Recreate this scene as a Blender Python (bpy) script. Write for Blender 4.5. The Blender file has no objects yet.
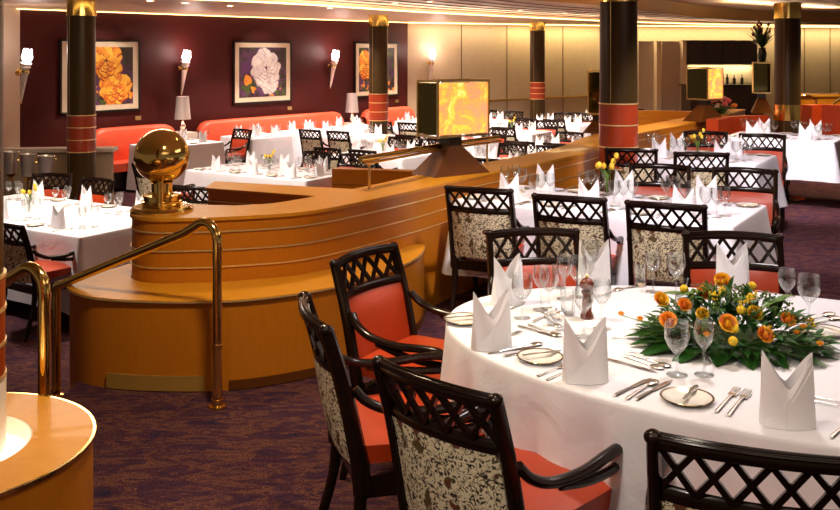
import bpy, bmesh, math, random
from mathutils import Vector, Matrix
R = math.radians; PI = math.pi
random.seed(7)
scn = bpy.context.scene
col = scn.collection
F = 950.0; CZ = 1.8; HZ = 50.0
FL = -0.48           # floor of the lower dining level

def G(px, py, z):    # ground point from a photo reading at a known height
    Y = F*(CZ-z)/(py-HZ)
    return Vector(((px-420)/F*Y, Y, z))
def PX(v): return 420+F*v[0]/v[1], HZ+F*(CZ-v[2])/v[1]
A_ = Vector((math.cos(R(-31.8)), math.sin(R(-31.8)), 0)); N_ = Vector((-A_.y, A_.x, 0))
ROT = R(-31.8)
def AN(a, n, z=0): v = A_*a+N_*n; return Vector((v.x, v.y, z))

# ------------------------------------------------------------------ materials
MATS = {}
def nt(name):
    m = bpy.data.materials.new(name); m.use_nodes = True
    t = m.node_tree; b = t.nodes['Principled BSDF']
    MATS[name] = m
    return m, t, b
def plain(name, c, rough=.5, metal=0, coat=0, spec=.5, em=None, es=0, trans=0, sub=0, ior=1.45):
    m, t, b = nt(name)
    b.inputs['Base Color'].default_value = (*c, 1); b.inputs['Roughness'].default_value = rough
    b.inputs['Metallic'].default_value = metal; b.inputs['Coat Weight'].default_value = coat
    b.inputs['Specular IOR Level'].default_value = spec; b.inputs['IOR'].default_value = ior
    b.inputs['Transmission Weight'].default_value = trans
    if em: b.inputs['Emission Color'].default_value = (*em, 1); b.inputs['Emission Strength'].default_value = es
    return m
def ramp(t, stops, interp='LINEAR'):
    n = t.nodes.new('ShaderNodeValToRGB'); n.color_ramp.interpolation = interp
    e = n.color_ramp.elements
    while len(e) < len(stops): e.new(.5)
    for i, (p, c) in enumerate(stops): e[i].position = p; e[i].color = (*c, 1)
    return n
def coord(t, scale=(1, 1, 1), out='Object'):
    tc = t.nodes.new('ShaderNodeTexCoord'); mp = t.nodes.new('ShaderNodeMapping')
    mp.inputs['Scale'].default_value = scale
    t.links.new(tc.outputs[out], mp.inputs['Vector']); return mp.outputs['Vector']
def noise(t, vec, scale, detail=3, rough=.5, dist=0):
    n = t.nodes.new('ShaderNodeTexNoise'); n.inputs['Scale'].default_value = scale
    n.inputs['Detail'].default_value = detail; n.inputs['Roughness'].default_value = rough
    n.inputs['Distortion'].default_value = dist
    t.links.new(vec, n.inputs['Vector']); return n.outputs['Fac']
def noisy(name, stops, scale=(1, 1, 1), ns=5, detail=3, dist=0, rough=.5, metal=0, coat=0, spec=.5, bump=0, interp='LINEAR', nrough=.5, out='Object', es=0):
    m, t, b = nt(name)
    f = noise(t, coord(t, scale, out), ns, detail, nrough, dist)
    r = ramp(t, stops, interp); t.links.new(f, r.inputs[0]); t.links.new(r.outputs[0], b.inputs['Base Color'])
    b.inputs['Roughness'].default_value = rough; b.inputs['Metallic'].default_value = metal; b.inputs['Coat Weight'].default_value = coat; b.inputs['Specular IOR Level'].default_value = spec
    if es:
        t.links.new(r.outputs[0], b.inputs['Emission Color']); b.inputs['Emission Strength'].default_value = es
    if bump:
        bp = t.nodes.new('ShaderNodeBump'); bp.inputs['Strength'].default_value = bump; bp.inputs['Distance'].default_value = .01
        t.links.new(f, bp.inputs['Height']); t.links.new(bp.outputs[0], b.inputs['Normal'])
    return m
def mixc(t, fac, a, bb):
    n = t.nodes.new('ShaderNodeMix'); n.data_type = 'RGBA'
    for s, v in ((n.inputs[0], fac), (n.inputs[6], a), (n.inputs[7], bb)):
        if hasattr(v, 'links') or isinstance(v, bpy.types.NodeSocket): t.links.new(v, s)
        elif isinstance(v, tuple): s.default_value = (*v, 1)
        else: s.default_value = v
    return n.outputs[2]

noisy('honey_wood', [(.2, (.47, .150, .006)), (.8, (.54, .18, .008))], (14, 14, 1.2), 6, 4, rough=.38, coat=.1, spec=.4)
noisy('honey_wood_lit', [(.3, (.60, .25, .012)), (.7, (.66, .285, .016))], (3, 3, 3), 6, 4, rough=.42, coat=.08, spec=.35)  # brighter honey wood for tops, the light falling on them painted in
noisy('mahogany', [(.3, (.006, .003, .002)), (.7, (.014, .006, .004))], (6, 6, 30), 3, 3, rough=.20, coat=.0, spec=.32)
plain('brass', (.95, .70, .22), .12, 1)
plain('brass_dull', (.85, .60, .24), .28, 1)
noisy('red_leather', [(.3, (.38, .036, .004)), (.7, (.45, .046, .006))], (1, 1, 1), 3, 2, rough=.42)
noisy('booth_red', [(.3, (.66, .085, .035)), (.7, (.74, .11, .05))], (1, 1, 1), 3, 2, rough=.45)
m, t, b = nt('cloth')
v = coord(t, (1, 1, 1)); f = noise(t, v, 3, 2)
r = ramp(t, [(.3, (.76, .765, .82)), (.7, (.81, .815, .87))]); t.links.new(f, r.inputs[0]); t.links.new(r.outputs[0], b.inputs['Base Color'])
b.inputs['Roughness'].default_value = .8; b.inputs['Specular IOR Level'].default_value = .2
f2 = noise(t, v, 5, 3, .45, .8); bp = t.nodes.new('ShaderNodeBump'); bp.inputs['Strength'].default_value = .45; bp.inputs['Distance'].default_value = .02
t.links.new(f2, bp.inputs['Height']); t.links.new(bp.outputs[0], b.inputs['Normal'])
plain('napkin_white', (.86, .85, .88), .75, spec=.2)
m, t, b = nt('glass')
t.nodes.remove(b)
tr = t.nodes.new('ShaderNodeBsdfTransparent'); gs = t.nodes.new('ShaderNodeBsdfGlossy'); gs.inputs['Roughness'].default_value = .02
fr = t.nodes.new('ShaderNodeLayerWeight'); fr.inputs['Blend'].default_value = .20
mu = t.nodes.new('ShaderNodeMath'); mu.operation = 'MULTIPLY_ADD'; mu.inputs[1].default_value = .9; mu.inputs[2].default_value = .035; t.links.new(fr.outputs['Facing'], mu.inputs[0])
ms = t.nodes.new('ShaderNodeMixShader'); t.links.new(mu.outputs[0], ms.inputs[0]); tr.inputs[0].default_value = (.97, .98, .98, 1)
t.links.new(tr.outputs[0], ms.inputs[1]); t.links.new(gs.outputs[0], ms.inputs[2]); t.links.new(ms.outputs[0], t.nodes['Material Output'].inputs[0])
plain('silver', (.90, .86, .78), .26, 1)
plain('china', (.85, .83, .76), .15, coat=.4)
plain('china_rim', (.16, .10, .05), .3, .4)
plain('gold_rim', (.8, .55, .2), .2, 1)
noisy('mill_wood', [(.3, (.11, .02, .012)), (.7, (.18, .035, .018))], (5, 5, 20), 4, rough=.2, coat=.6)
# tapestry on the rear of the chairs: cream scrollwork over dark brown
m, t, b = nt('tapestry')
v = coord(t, (1, 1, 1))
f = noise(t, v, 52, 2, .5, 2.2)
r = ramp(t, [(.42, (.03, .018, .008)), (.475, (.84, .73, .48)), (.62, (.90, .82, .58))]); t.links.new(f, r.inputs[0])
g = noise(t, v, 17, 1, .4, 0.6); r2 = ramp(t, [(.60, (0, 0, 0)), (.64, (1, 1, 1))]); t.links.new(g, r2.inputs[0])
f3 = noise(t, v, 70, 1); r3 = ramp(t, [(.45, (.16, .035, .015)), (.55, (.10, .085, .02))]); t.links.new(f3, r3.inputs[0])
t.links.new(mixc(t, r2.outputs[0], r.outputs[0], r3.outputs[0]), b.inputs['Base Color'])
b.inputs['Roughness'].default_value = .8
# carpet: woven purple, rust and navy strokes
m, t, b = nt('carpet')
v = coord(t, (1, 2.4, 1)); f = noise(t, v, 5.5, 6, .68, 1.6)
r = ramp(t, [(.32, (.016, .014, .040)), (.42, (.050, .018, .036)), (.50, (.068, .024, .034)), (.57, (.14, .056, .038)), (.62, (.060, .021, .034)), (.74, (.018, .017, .044))])
t.links.new(f, r.inputs[0])
v2 = coord(t, (1, 1, 1)); f2 = noise(t, v2, 120, 2, .7); r2 = ramp(t, [(.36, (.35, .35, .35)), (.66, (1.5, 1.5, 1.5))]); t.links.new(f2, r2.inputs[0])
mx = t.nodes.new('ShaderNodeMix'); mx.data_type = 'RGBA'; mx.blend_type = 'MULTIPLY'; mx.inputs[0].default_value = .9
t.links.new(r.outputs[0], mx.inputs[6]); t.links.new(r2.outputs[0], mx.inputs[7]); t.links.new(mx.outputs[2], b.inputs['Base Color'])
b.inputs['Roughness'].default_value = .95; b.inputs['Specular IOR Level'].default_value = .1
bp = t.nodes.new('ShaderNodeBump'); bp.inputs['Strength'].default_value = .5; bp.inputs['Distance'].default_value = .006
t.links.new(f2, bp.inputs['Height']); t.links.new(bp.outputs[0], b.inputs['Normal'])
noisy('burgundy_wall', [(.35, (.052, .006, .005)), (.65, (.068, .009, .0075))], (40, 40, 1), 4, 2, rough=.5, spec=.22)
noisy('beige_wall', [(.3, (.42, .32, .20)), (.7, (.50, .39, .26))], (30, 30, 2), 4, 4, rough=.6)
plain('foot_wood', (.11, .034, .006), .4, spec=.2)
plain('kick_gold', (.50, .30, .07), .35, .35); plain('inlay_gold', (1, .74, .34), .3, .7); plain('mirror_gold', (.20, .17, .06), .06, 1); plain('steel', (.86, .84, .78), .36, .75)
plain('wall_joint', (.10, .06, .025), .6)
plain('pilaster', (.62, .50, .36), .4)
noisy('ceiling_tan', [(.3, (.62, .44, .28)), (.7, (.66, .48, .31))], (1, 1, 1), 2, 2, rough=.5)
noisy('ceiling_slat', [(.3, (.58, .33, .21)), (.7, (.64, .38, .25))], (1, 1, 1), 2, 2, rough=.35)
plain('soffit_brown', (.50, .30, .10), .45)
plain('slat_gap', (.04, .015, .008), .6)
plain('cove_glow', (1, .7, .3), .5, em=(1, .66, .26), es=4.5)
plain('lamp_glow', (1, .95, .85), .5, em=(1, .86, .66), es=14)
plain('well_glow', (1, .95, .85), .5, em=(1, .86, .62), es=2.2)
plain('flame_glow', (1, .95, .95), .3, em=(1, .84, .78), es=12)
plain('frosted', (.92, .86, .80), .3, coat=.5)
plain('column_dark', (.050, .027, .007), .32, .2, spec=.4)
noisy('column_red', [(.3, (.27, .028, .006)), (.7, (.32, .036, .008))], (1, 1, 1), 3, rough=.3, coat=.3)
plain('dark_glass', (.012, .010, .004), .04, .0, coat=1)
m, t, b = nt('onyx')
v = coord(t, (1, 1, 1)); f = noise(t, v, 5.0, 9, .75, .5)
r = ramp(t, [(.34, (.70, .26, .14)), (.44, (.85, .30, .10)), (.50, (.95, .36, .06)), (.55, (1, .55, .06)), (.60, (1, .82, .22)), (.66, (.95, .45, .16)), (.8, (.8, .36, .20))])
t.links.new(f, r.inputs[0]); t.links.new(r.outputs[0], b.inputs['Base Color']); t.links.new(r.outputs[0], b.inputs['Emission Color'])
b.inputs['Emission Strength'].default_value = 1.25; b.inputs['Roughness'].default_value = .2
plain('frame_black', (.012, .006, .005), .3)
noisy('picture_mat', [(.3, (.62, .52, .36)), (.7, (.66, .56, .40))], ns=8, rough=.6)
noisy('art_ground', [(.3, (.014, .006, .008)), (.45, (.030, .020, .008)), (.55, (.09, .03, .09)), (.65, (.03, .05, .012)), (.72, (.22, .08, .01))], (1, 1, 1), 4.5, 4, .8, rough=.4)
noisy('petal_white', [(.3, (.55, .50, .46)), (.7, (.88, .83, .80))], ns=7, detail=4, dist=.5, rough=.5)
noisy('petal_orange', [(.3, (.62, .12, .015)), (.7, (.95, .45, .04))], ns=7, detail=4, dist=.5, rough=.5)
noisy('petal_yellow', [(.3, (.80, .32, .02)), (.7, (.98, .62, .08))], ns=7, detail=4, dist=.5, rough=.5)
plain('petal_shade', (.42, .36, .34), .5); plain('petal_grey', (.66, .62, .62), .5); plain('petal_rust', (.40, .07, .01), .5); plain('art_green', (.05, .09, .015), .5); plain('art_violet', (.10, .03, .12), .5)
plain('plaque', (.65, .48, .2), .3, .8)
plain('shade_silver', (.50, .42, .40), .3, .6, em=(1, .8, .65), es=.12)
noisy('rose_yellow', [(.3, (.92, .50, .02)), (.7, (.98, .68, .06))], ns=9, rough=.5)
noisy('rose_orange', [(.3, (.92, .34, .03)), (.7, (.98, .52, .06))], ns=9, rough=.5)
plain('rose_tip', (.92, .34, .10), .5)
noisy('craspedia', [(.4, (.70, .42, .01)), (.6, (.95, .68, .03))], ns=80, rough=.8, bump=.6)
noisy('leaf_dark', [(.3, (.010, .060, .008)), (.7, (.03, .13, .016))], ns=9, rough=.35, coat=.2)
noisy('leaf_light', [(.3, (.06, .16, .015)), (.7, (.16, .26, .03))], ns=9, rough=.45)
plain('berry', (.80, .26, .03), .3)
plain('pink_petal', (.75, .18, .20), .5); plain('cream_petal', (.85, .72, .55), .5)
plain('niche_panel', (.48, .38, .32), .4)
plain('cabinet_dark', (.022, .011, .008), .3, coat=.3)
noisy('cream_stone', [(.3, (.62, .55, .45)), (.7, (.72, .66, .56))], ns=4, rough=.3)
plain('door_red_plant', (.16, .02, .01), .5)
plain('bottle_dark', (.01, .02, .008), .08, coat=.5)
M = MATS

# ------------------------------------------------------------------ mesh helpers
class MB:
    def __init__(s): s.bm = bmesh.new(); s.mi = 0
    def _f(s, vs):
        try:
            f = s.bm.faces.new(vs); f.material_index = s.mi; return f
        except ValueError: return None
    def box(s, c, size, rz=0, mat=None):
        c = Vector(c); rm = mat or Matrix.Rotation(rz, 3, 'Z'); h = Vector(size)/2
        vs = [s.bm.verts.new(c+rm@Vector((x*h.x, y*h.y, z*h.z))) for x in (-1, 1) for y in (-1, 1) for z in (-1, 1)]
        for q in ((0, 1, 3, 2), (4, 6, 7, 5), (0, 4, 5, 1), (2, 3, 7, 6), (0, 2, 6, 4), (1, 5, 7, 3)): s._f([vs[i] for i in q])
        return s
    def bar(s, p, q, w, d, up=(0, 0, 1)):     # rectangular bar from p to q, w across, d along up
        p, q = Vector(p), Vector(q); x = (q-p); L = x.length; x.normalize(); u = Vector(up); y = u.cross(x).normalized(); z = x.cross(y)
        m3 = Matrix((x, y, z)).transposed()
        return s.box((p+q)/2, (L, w, d), mat=m3)
    def tube(s, pts, r, seg=10, closed=False, cap=True, flat=1.0, up=None):
        pts = [Vector(p) for p in pts]; n = len(pts); rs = r if isinstance(r, (list, tuple)) else [r]*n
        rings = []; prev = None
        for i in range(n):
            if closed: d = pts[(i+1) % n]-pts[i-1]
            else: d = pts[min(i+1, n-1)]-pts[max(i-1, 0)]
            d.normalize()
            if up is not None: a = Vector(up).cross(d).normalized()
            elif prev is None:
                a = d.cross(Vector((0, 0, 1)) if abs(d.z) < .9 else Vector((1, 0, 0))).normalized()
            else: a = (prev-d*prev.dot(d)).normalized()
            prev = a; bb = d.cross(a)
            rings.append([s.bm.verts.new(pts[i]+(a*math.cos(2*PI*k/seg)+bb*math.sin(2*PI*k/seg)*flat)*rs[i]) for k in range(seg)])
        m = n if closed else n-1
        for i in range(m):
            A, B = rings[i], rings[(i+1) % n]
            for k in range(seg): s._f((A[k], A[(k+1) % seg], B[(k+1) % seg], B[k]))
        if cap and not closed: s._f(rings[0][::-1]); s._f(rings[-1])
        return s
    def lathe(s, prof, seg=24, c=(0, 0, 0), mats=None):
        c = Vector(c); rings = []
        for r, z in prof:
            if r < 1e-6: rings.append([s.bm.verts.new(c+Vector((0, 0, z)))])
            else: rings.append([s.bm.verts.new(c+Vector((r*math.cos(2*PI*k/seg), r*math.sin(2*PI*k/seg), z))) for k in range(seg)])
        for i in range(len(rings)-1):
            A, B = rings[i], rings[i+1]
            if mats: s.mi = mats[i]
            for k in range(seg):
                k2 = (k+1) % seg
                if len(A) == 1 and len(B) == 1: break
                if len(A) == 1: s._f((A[0], B[k2], B[k])) 
                elif len(B) == 1: s._f((A[k], A[k2], B[0]))
                else: s._f((A[k], A[k2], B[k2], B[k]))
        return s
    def prism(s, poly, z0, z1):
        lo = [s.bm.verts.new((p[0], p[1], z0)) for p in poly]; hi = [s.bm.verts.new((p[0], p[1], z1)) for p in poly]
        n = len(poly)
        for i in range(n): s._f((lo[i], lo[(i+1) % n], hi[(i+1) % n], hi[i]))
        s._f(hi); s._f(lo[::-1]); return s
    def sphere(s, c, r, seg=16, rings=10, sc=(1, 1, 1)):
        return s.lathe2(c, r, seg, rings, sc)
    def lathe2(s, c, r, seg, rings, sc):
        c = Vector(c); R_ = []
        for i in range(rings+1):
            a = -PI/2+PI*i/rings; rr = r*math.cos(a); z = r*math.sin(a)*sc[2]
            if i in (0, rings): R_.append([s.bm.verts.new(c+Vector((0, 0, z)))])
            else: R_.append([s.bm.verts.new(c+Vector((rr*sc[0]*math.cos(2*PI*k/seg), rr*sc[1]*math.sin(2*PI*k/seg), z))) for k in range(seg)])
        for i in range(rings):
            A, B = R_[i], R_[i+1]
            for k in range(seg):
                k2 = (k+1) % seg
                if len(A) == 1: s._f((A[0], B[k2], B[k]))
                elif len(B) == 1: s._f((A[k], A[k2], B[0]))
                else: s._f((A[k], A[k2], B[k2], B[k]))
        return s
    def ribbon(s, path, z0, z1):
        lo = [s.bm.verts.new((p[0], p[1], z0)) for p in path]; hi = [s.bm.verts.new((p[0], p[1], z1)) for p in path]
        for i in range(len(path)-1): s._f((lo[i], lo[i+1], hi[i+1], hi[i]))
        return s
    def grid(s, fn, nu, nv, wrap=False):
        V = [[s.bm.verts.new(fn(i/nu, j/nv)) for j in range(nv+1)] for i in range(nu if wrap else nu+1)]
        for i in range(nu):
            for j in range(nv):
                a, b_ = V[i], V[(i+1) % len(V)]
                s._f((a[j], b_[j], b_[j+1], a[j+1]))
        return s
    def bevel(s, w, seg=2):
        es = [e for e in s.bm.edges if len(e.link_faces) == 2 and e.calc_face_angle(0) > R(40)]
        bmesh.ops.bevel(s.bm, geom=es, offset=w, segments=seg, profile=.5, affect='EDGES', clamp_overlap=True); return s
    def mesh(s, name, mats, smooth=True, angle=40, fix=True):
        if fix: bmesh.ops.recalc_face_normals(s.bm, faces=s.bm.faces)
        me = bpy.data.meshes.new(name); s.bm.to_mesh(me); s.bm.free()
        for m_ in (mats if isinstance(mats, (list, tuple)) else [mats]): me.materials.append(M[m_])
        if smooth:
            me.shade_smooth(); me.set_sharp_from_angle(angle=R(angle))
        return me

def solid(me, th, name=None):      # thickness for a sheet mesh, baked at once
    bm = bmesh.new(); bm.from_mesh(me)
    bmesh.ops.recalc_face_normals(bm, faces=bm.faces)
    bmesh.ops.solidify(bm, geom=bm.faces[:], thickness=th); bm.to_mesh(me); bm.free(); me.shade_smooth(); me.set_sharp_from_angle(angle=R(60)); return me

def link(name, data, parent=None, loc=(0, 0, 0), rz=0, sc=1):
    o = bpy.data.objects.new(name, data); col.objects.link(o); o.parent = parent
    o.location = loc; o.rotation_euler = (0, 0, rz)
    o.scale = (sc,)*3 if not isinstance(sc, tuple) else sc
    return o
def tag(o, label, cat, group=None, kind=None):
    if label: o['label'] = label
    if cat: o['category'] = cat
    if group: o['group'] = group
    if kind: o['kind'] = kind
    return o
def structure(name, me, label=None, loc=(0, 0, 0), rz=0, cat=None):
    o = link(name, me, None, loc, rz); o['kind'] = 'structure'
    if label: o['label'] = label
    if cat: o['category'] = cat
    return o
REG = {}                           # (label stem, place) -> objects, numbered by place in the row at the end
def inst(proto, loc, rz, stem, place, cat, group, sc=1, tilt=None):
    """proto: ('name', mesh) or ('name', None, [(partname, mesh, [subparts])])"""
    o = link(proto[0], proto[1], None, loc, rz, sc)
    if tilt: o.rotation_euler = (tilt[0], tilt[1], rz)
    for pt in (proto[2] if len(proto) > 2 else []):
        c = link(pt[0], pt[1], o)
        for sp in (pt[2] if len(pt) > 2 else []): link(sp[0], sp[1], c)
    tag(o, None, cat, group); REG.setdefault((stem, place), []).append(o)
    return o

# ------------------------------------------------------------------ prototypes
def bez(pts, n=12):
    """catmull-rom through points"""
    pts = [Vector(p) for p in pts]; P = [pts[0]*2-pts[1]]+pts+[pts[-1]*2-pts[-2]]; out = []
    for i in range(1, len(P)-2):
        for k in range(n):
            t_ = k/n; a, b_, c, d = P[i-1], P[i], P[i+1], P[i+2]
            out.append(.5*((2*b_)+(c-a)*t_+(2*a-5*b_+4*c-d)*t_*t_+(3*b_-a-3*c+d)*t_**3))
    out.append(pts[-1]); return out

def chair_proto(arms=True, fine=True):
    W = .205; sg = 10 if fine else 6
    yb = lambda z: -.20-.10*max(0, (z-.42))/.48-.02*max(0, (z-.7))/.2      # rake of the back
    bow = lambda x: -.035*(1-(x/W)**2)
    parts = []
    mb = MB(); w0 = .232
    mb.grid(lambda u, v: Vector(((u-.5)*2*(w0-.02*(1-v)), -.205+.455*v, .455+.022*math.sin(PI*u)*math.sin(PI*v)**.6)), 10, 10)
    me = solid(mb.mesh('seat', 'red_leather'), -.06); parts.append(('seat', me))
    mb = MB(); mb.box((0, .225, .375), (.43, .03, .06)); mb.box((0, -.19, .375), (.40, .03, .06))
    for s in (-1, 1): mb.bar((s*.205, -.19, .375), (s*.22, .225, .375), .025, .06)
    parts.append(('seat_frame', mb.mesh('seat_frame', 'mahogany')))
    for s in (-1, 1):
        mb = MB(); mb.tube([(s*.218, .225, .40), (s*.218, .228, .2), (s*.215, .235, 0)], [.021, .018, .013], sg)
        parts.append(('leg', mb.mesh('front_leg', 'mahogany')))
        mb = MB(); mb.tube(bez([(s*.205, -.20, .42), (s*.205, -.215, .25), (s*.205, -.29, 0)], 4), [.022]*4+[.019]*4+[.014], sg)
        parts.append(('leg', mb.mesh('rear_leg', 'mahogany')))
        mb = MB(); zs = [.36, .45, .55, .65, .75, .84, .905]
        for i in range(len(zs)-1):
            z0, z1 = zs[i], zs[i+1]
        path = [(s*(W+.012), yb(z), z) for z in zs]
        mb.tube(path, [.031, .031, .029, .028, .027, .026, .025], 8, up=(1, 0, 0), flat=.66)
        fm = MB().sphere((s*(W+.012), yb(.905), .903), .0225, 12, 8, (1, 1, .8))
        parts.append(('back_post', mb.mesh('back_post', 'mahogany'), [('finial', fm.mesh('finial', 'mahogany'))]))
    mb = MB(); n = 14
    top = [(x, yb(.895)+bow(x), .893+.006*(1-(x/W)**2)) for x in [-W+2*W*i/n for i in range(n+1)]]
    mb.tube(top, .0155, 12, flat=1.25)
    for dz, dy in ((.013, -.012), (.013, .012), (.019, 0)):
        mb.tube([(p[0], p[1]+dy, p[2]+dz) for p in top], .0045, 6)
    low = [(x, yb(.76)+bow(x), .760) for x in [-W+2*W*i/n for i in range(n+1)]]
    mb.tube(low, .011, 8, up=(0, 0, 1), flat=2.0)
    parts.append(('back_rail', mb.mesh('back_rail', 'mahogany')))
    mb = MB(); nx = 5; st = 2*W/nx
    for k in range(nx):
        for (xa, xb) in ((-W+k*st, -W+(k+1)*st), (-W+(k+1)*st, -W+k*st)):
            mb.bar((xa, yb(.775)+bow(xa), .772), (xb, yb(.885)+bow(xb), .886), .015, .014, up=(0, 1, 0))
    parts.append(('lattice', mb.mesh('lattice', 'mahogany', smooth=False)))
    def pan(u, v, off, bulge=0):
        x = (u-.5)*2*(W-.004); z = .44+.305*v
        return Vector((x, yb(z)+bow(x)+off+bulge*math.sin(PI*u)**.5*math.sin(PI*v)**.5, z))
    mb = MB(); mb.grid(lambda u, v: pan(u, v, .004, .028), 10, 8)
    parts.append(('backrest', solid(mb.mesh('backrest', 'red_leather'), -.012)))
    mb = MB(); mb.grid(lambda u, v: pan(u, v, -.012, -.010), 10, 8)
    parts.append(('back_cover', solid(mb.mesh('back_cover', 'tapestry'), .008)))
    if arms:
        for s in (-1, 1):
            X = s*.232; mb = MB()
            up_ = bez([(s*.218, -.228, .705), (X, -.19, .665), (X+s*.010, -.11, .632), (X+s*.02, .02, .622), (X+s*.018, .14, .630), (X+s*.012, .215, .628), (X+s*.006, .243, .600), (X+s*.004, .243, .56)], 5)
            mb.tube(up_, .0185, sg, up=(0, 0, 1) if 0 else None, flat=.85)
            lo_ = bez([(X+s*.014, -.08, .616), (X+s*.018, .02, .594), (X+s*.014, .12, .580), (X+s*.006, .236, .576)], 5)
            mb.tube(lo_, .0150, 8)
            mb.tube(bez([(X+s*.004, .240, .575), (X, .232, .49), (s*.222, .225, .40)], 5), .0170, sg)
            parts.append(('armrest', mb.mesh('armrest', 'mahogany')))
    return ('dining_chair', None, parts)
CHAIR = chair_proto(); CHAIR_FAR = chair_proto(fine=False)
CHAIR_FAR = ('dining_chair', None, [p for p in CHAIR_FAR[2]])

def napkin_mesh():
    mb = MB(); a, d = .073, .034
    def top(x, front):
        k = abs(x)/a
        return (.100 if front else .115)+(.105 if front else .085)*k**1.15
    def fn(u, v):
        th = 2*PI*u; x = a*math.cos(th); y = d*math.sin(th)
        xx = math.copysign(abs(math.cos(th))**.8, math.cos(th))*a
        f = 1 if y < 0 else 0
        h = .100+.098*abs(xx/a)**1.3 + (.0 if y < 0 else .01*abs(math.sin(th)))
        z = h*v
        return Vector((xx*(1-.10*v*v), y*(1.12-.55*v)+.006*math.sin(3*th+4*v), z))
    mb.grid(fn, 56, 10, wrap=True)
    # the crossing front flap of the fold
    def fl(u, v):
        x0 = -a*.93+u*2*a*.9; zmax = .02+.16*u**1.4
        y = -d*1.16*math.sqrt(max(0, 1-(x0/(a*1.08))**2))-.003
        z = zmax*v
        return Vector((x0*(1-.06*v), y*(1-.42*(z/.2))-.002, z+.001))
    mb.grid(fl, 16, 6)
    def fr(u, v):
        x0 = a*.93-u*2*a*.55; zmax = .165-.115*u
        y = -d*1.16*math.sqrt(max(0, 1-(x0/(a*1.08))**2))-.006
        z = zmax*v
        return Vector((x0*(1-.06*v), y*(1-.42*(z/.2))-.003, z+.001))
    mb.grid(fr, 12, 6)
    return solid(mb.mesh('napkin', 'napkin_white', fix=False), .0015)
NAPKIN = ('napkin', napkin_mesh())
def glass_mesh(h, rb, rt, hb, name, foot=.034, seg=24):
    """h total height, rb widest bowl radius, rt rim radius, hb bowl height"""
    zs = h-hb; w = .0012
    o = [(0, 0), (foot, 0), (foot, .002), (.012, .006), (.0045, .014), (.0038, zs*.6), (.0045, zs-.004)]
    bowl = []
    for i in range(9):
        t_ = i/8
        r = rb*math.sin(min(1, t_*1.7)*PI/2)**.75 if t_ < .6 else rb+(rt-rb)*((t_-.6)/.4)**1.5
        bowl.append((max(r, .006), zs+hb*t_))
    inner = [(r-w, z) for r, z in bowl[::-1]][:-1]+[(0, zs+.006)]
    return MB().lathe(o+bowl+inner, seg).mesh(name, 'glass', angle=60)
GOBLET = ('water_goblet', glass_mesh(.172, .041, .036, .108, 'water_goblet'))
WINE = ('wine_glass', glass_mesh(.185, .036, .029, .098, 'wine_glass'))
TUMB = ('tumbler', MB().lathe([(0, 0), (.027, 0), (.031, .10), (.0295, .10), (.0258, .008), (0, .008)], 24).mesh('tumbler', 'glass', angle=60))
BPLATE = ('bread_plate', MB().lathe([(0, .004), (.045, .004), (.06, .010), (.072, .014), (.078, .016), (.079, .014), (.05, .001), (0, .001)], 40,
          mats=[0, 0, 0, 1, 2, 0, 0]).mesh('bread_plate', ['china', 'china_rim', 'gold_rim']))
def fork_mesh():
    mb = MB()
    mb.tube([(0, -.095, .004), (0, -.06, .005), (0, 0, .007), (0, .035, .005)], [.0055, .0045, .0025, .0035], 8, flat=.5)
    mb.box((0, .045, .005), (.02, .02, .0018))
    for k in range(4): mb.tube([(-.0085+.0057*k, .053, .005), (-.0085+.0057*k, .075, .008), (-.0078+.0052*k, .097, .0075)], [.0018, .0016, .0008], 6)
    return mb.mesh('fork', 'silver')
def knife_mesh():
    mb = MB(); mb.tube([(0, -.11, .005), (0, -.08, .006), (0, -.01, .005)], [.006, .006, .004], 8, flat=.6)
    mb.tube([(0, -.01, .005), (.001, .03, .005), (.002, .08, .005), (.004, .115, .004)], [.006, .0085, .0085, .001], 8, flat=.12, up=(0, 0, 1))
    return mb.mesh('table_knife', 'silver')
def spoon_mesh():
    mb = MB(); mb.tube([(0, -.095, .004), (0, -.05, .005), (0, .03, .006)], [.0055, .004, .0025], 8, flat=.5)
    mb.sphere((0, .053, .006), .017, 14, 8, (1, 1.5, .25))
    return mb.mesh('spoon', 'silver')
FORK = ('fork', fork_mesh()); KNIFE = ('table_knife', knife_mesh()); SPOON = ('spoon', spoon_mesh())
BKNIFE = ('butter_knife', MB().tube([(0, -.075, .004), (0, -.03, .005), (0, 0, .004)], [.0055, .005, .003], 8, flat=.6).tube([(0, 0, .004), (.001, .03, .004), (.002, .06, .004), (.0, .075, .004)], [.005, .009, .009, .002], 8, flat=.15, up=(0, 0, 1)).mesh('butter_knife', 'silver'))
SHAKER = ('salt_shaker', MB().lathe([(0, 0), (.017, 0), (.02, .02), (.015, .045), (.016, .047), (.016, .06), (.008, .068), (0, .069)], 16, mats=[0, 0, 0, 1, 1, 1, 1]).mesh('salt_shaker', ['glass', 'silver']))

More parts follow.
